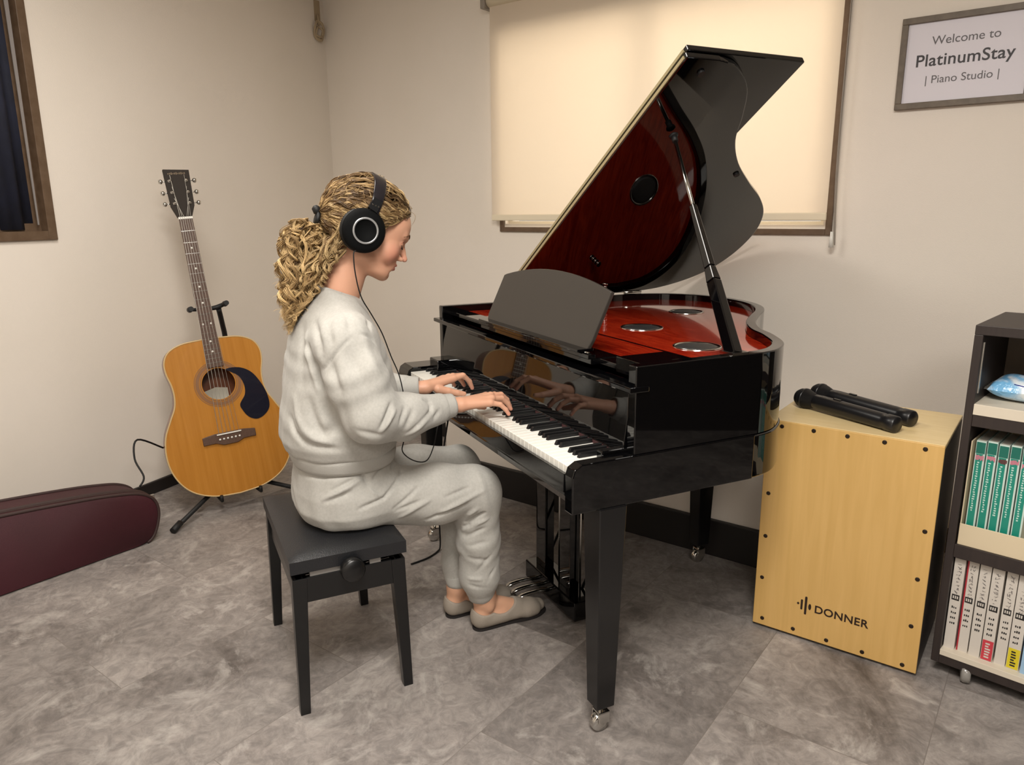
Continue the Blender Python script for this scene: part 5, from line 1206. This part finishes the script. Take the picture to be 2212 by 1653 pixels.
# ponytail
def cpath(t): # centre of the tail
    K = np.array([(-.648, -.405, 1.272), (-.650, -.430, 1.262), (-.652, -.444, 1.220), (-.652, -.450, 1.160), (-.650, -.458, 1.095), (-.650, -.474, 1.042), (-.650, -.500, 1.002)])
    x = t*(len(K)-1); i = np.minimum(x.astype(int), len(K)-2); f = (x-i)[:, None]
    f2 = f*f*(3-2*f)*.5+f*.5; return K[i]*(1-f2)+K[i+1]*f2
wid = lambda t: np.interp(t, [0, .06, .15, .3, .5, .7, .85, 1], [.008, .018, .030, .044, .050, .042, .028, .010])
for i in range(200):
    r0 = sqrt(rng.random()); an0 = rng.uniform(0, 2*pi); hr_ = rng.uniform(.0045, .0125); fq = rng.uniform(26, 50); p0 = rng.uniform(0, 6.28); sgn_ = rng.choice([-1, 1])
    t1 = rng.uniform(.74, 1.0) if rng.random() < .7 else rng.uniform(.35, .75); m_ = int(24+46*t1); t = np.linspace(0.0, t1, m_); col0 = colr('tail')
    if i % 8 == 0: r0 = 1.12; hr_ *= 1.25
    off = np.array([cos(an0), sin(an0), 0])*r0; C_ = cpath(t)+off*wid(t)[:, None]*np.array([1.05, 1.0, 1]); C_[:, 2] += .022*r0*sin(an0+2.6)*np.minimum(1, t*7)
    g = np.minimum(1, t*6); wv = 1+.3*np.sin(7*t+p0)
    for k in range(12):
        dp = rng.normal()*.22; jit = rng.normal(size=3)*.0019; hk_ = hr_*rng.uniform(.85, 1.15); P_ = C_.copy(); sp = np.minimum(1, .3+1.2*t)
        P_[:, 0] += wv*hk_*np.cos(fq*t+p0+dp)*g+jit[0]*sp; P_[:, 1] += wv*hk_*np.sin((fq*t+p0+dp)*sgn_)*g+jit[1]*sp; P_[:, 2] += .35*hk_*np.cos(fq*t*.9+p0*2)*g+jit[2]*sp
        lim = np.interp(P_[:, 2], [.98, 1.04, 1.09, 1.12], [-.492, -.468, -.43, -.36])-.004
        P_[:, 1] = np.where((P_[:, 2] < 1.12) & (P_[:, 1] > lim), lim-.008-.4*(P_[:, 1]-lim)*0+jit[1], P_[:, 1])
        S.add(P_, rng.uniform(.00045, .00105), col0*rng.uniform(.75, 1.22), 3)
for i in range(90):  # frizz
    t0_ = rng.uniform(.05, .9); c0 = cpath(np.array([t0_]))[0]; a_ = rng.uniform(0, 2*pi); d_ = np.array([cos(a_), min(sin(a_), .3), rng.uniform(-.5, .6)]); b_ = c0+np.array([cos(a_), min(sin(a_), .2), 0])*float(wid(t0_))*.95
    t = np.linspace(0, 1, 16); L1 = rng.uniform(.015, .035); q_ = np.cross(d_, [0, 0, 1.]); P_ = b_+np.outer(t*L1, d_/np.linalg.norm(d_))+np.outer(.004*np.sin(11*t+i), q_)-np.outer(.010*t*t, [0, 0, 1.]); S.add(P_, .0005, colr('tail'), 3)
# looser locks from behind the ear over the nape
for i in range(46):
    s_ = rng.choice([-1, 1, 1, 1]); a0 = H(rng.uniform(-.085, -.030), s_*rng.uniform(.05, .078), rng.uniform(-.075, .0)); b0_ = np.array([-.65+s_*rng.uniform(.01, .06), rng.uniform(-.475, -.40), rng.uniform(1.105, 1.17)])
    mid = (a0+b0_)/2+np.array([s_*.012, -.006, -.01]); t = np.linspace(0, 1, 34)[:, None]; C_ = a0*(1-t)**2+2*mid*t*(1-t)+b0_*t*t; t = t[:, 0]
    hr_ = rng.uniform(.003, .0075); fq = rng.uniform(14, 24); p0 = rng.uniform(0, 6.28); col0 = colr('mid')
    for k in range(12):
        dp = rng.normal()*.2; jit = rng.normal(size=3)*.0016; P_ = C_+jit
        P_[:, 0] += hr_*np.cos(fq*t+p0+dp); P_[:, 1] += hr_*np.sin(fq*t+p0+dp); P_[:, 2] += hr_*.5*np.sin(fq*t*1.1)
        S.add(P_, rng.uniform(.0005, .0010), col0*rng.uniform(.75, 1.2), 3)
VV = np.concatenate(S.V); QQ = np.concatenate(S.F); CC = np.concatenate(S.C)
curls = np_obj('curls', VV, QQ, M_hair, hair, QB, colors=lambda V: CC); curls['kind'] = 'stuff'
tk = MB(); tk.lathe([(.012, -.006), (.019, -.004), (.020, .004), (.012, .006)], tuple(TIE+np.array([0, -.006, .004])), (0, -.9, .3), 20).build('hair_tie', M_matte, hair, QB)
MB().lathe([(.003, -.012), (.010, -.008), (.011, .006), (.004, .012)], tuple(TIE+np.array([.0, -.006, .026])), (0, -.3, 1), 12).build('hair_clip', M_matte, hair, QB)

# ================================================================== HEADPHONES
hq = tuple(HC)
hp = pthing('headphones', 'black over-ear headphones with silver ring on the seated woman', 'headphones', hq)
M_hpb = mat('headphone_black', (17, 18, 20), .35); M_hpc = mat('headphone_cup', (11, 12, 13), .75, spec=.12); M_pad = mat('ear_pad', (14, 14, 15), .6); M_hpg = mat('headband_gloss', (28, 26, 32), .18, coat=.4)
for s_ in (1, -1):
    c0 = H(-.018, s_*.074, -.004); ax_ = hs*s_+hf*.02
    MB().lathe([(.034, -.006), (.052, -.004), (.058, .004), (.058, .012), (.052, .019), (.034, .020)], c0, ax_, 40).build('ear_pad', M_pad, hp, hq)
    cup = MB().lathe([(.050, .017), (.056, .020), (.0575, .028), (.052, .036), (.045, .040), (.040, .0405), (.036, .043), (.0335, .0435), (.0275, .0435), (.0265, .0405), (.001, .0405)], c0, ax_, 44).build('ear_cup', M_hpc, hp, hq)
    MB().lathe([(.0290, .0430), (.0290, .0450), (.0305, .0458), (.0325, .0458), (.0340, .0450), (.0340, .0430), (.0290, .0430)], c0, ax_, 44, cap=False).build('silver_ring', mat('silver_ring', (196, 198, 200), .3, metal=.7), cup, hq)
    # yoke to the band
    y0 = H(-.018, s_*.103, .052); y1 = H(-.012, s_*.100, .083)
    mb = MB(); bar(mb, Vector(y0), Vector(y1), .006, .006, .013, .012); mb.build('yoke', M_hpb, cup, hq)
    mb = MB()
    for k in range(3): mb.tube([H(-.022+.008*k, s_*.106, .066), H(-.022+.008*k, s_*.109, .066)], .0022, 8)
    mb.build('yoke_rivets', M_chrome, cup, hq)
V = []; F = []; arc = np.linspace(-.22, pi+.22, 40); tk_ = .006
for t in arc:
    ry = .102; rz = .093; y = ry*cos(t); z = .060+rz*sin(t); nrm2 = np.array([cos(t)/ry, sin(t)/rz]); nrm2 /= np.linalg.norm(nrm2); w_ = .0135+.0045*max(0, sin(t)); xo = -.012-.004*sin(t)
    for (a, b) in ((-w_, -tk_/2), (w_, -tk_/2), (w_, tk_/2), (-w_, tk_/2)): V.append(H(xo+a, y+nrm2[0]*b, z+nrm2[1]*b))
F = [(4*i+k, 4*i+(k+1) % 4, 4*i+4+(k+1) % 4, 4*i+4+k) for i in range(len(arc)-1) for k in range(4)]+[(0, 1, 2, 3), (4*len(arc)-4, 4*len(arc)-1, 4*len(arc)-2, 4*len(arc)-3)]
mesh_obj('headband', V, F, M_hpg, hp, smooth=True, base=hq, bevel=.0015)
# cord: down the chest, behind the sleeve, loop in the lap, to the piano
ck = smooth_curve([H(-.020, .108, -.060), H(-.022, .112, -.072), (-.535, -.338, 1.150), (-.552, -.322, 1.088), (-.578, -.290, 1.036), (-.598, -.258, .980), (-.612, -.232, .912), (-.620, -.205, .84), (-.610, -.195, .74), (-.605, -.205, .668), (-.585, -.218, .635), (-.575, -.190, .607), (-.575, -.150, .600), (-.590, -.120, .640), (-.63, -.090, .69), (-.70, -.04, .69), (-.80, .0, .66), (-.9, .02, .64)], 6)
MB().tube(ck, .0017, 7).build('cord', M_matte, hp, hq)
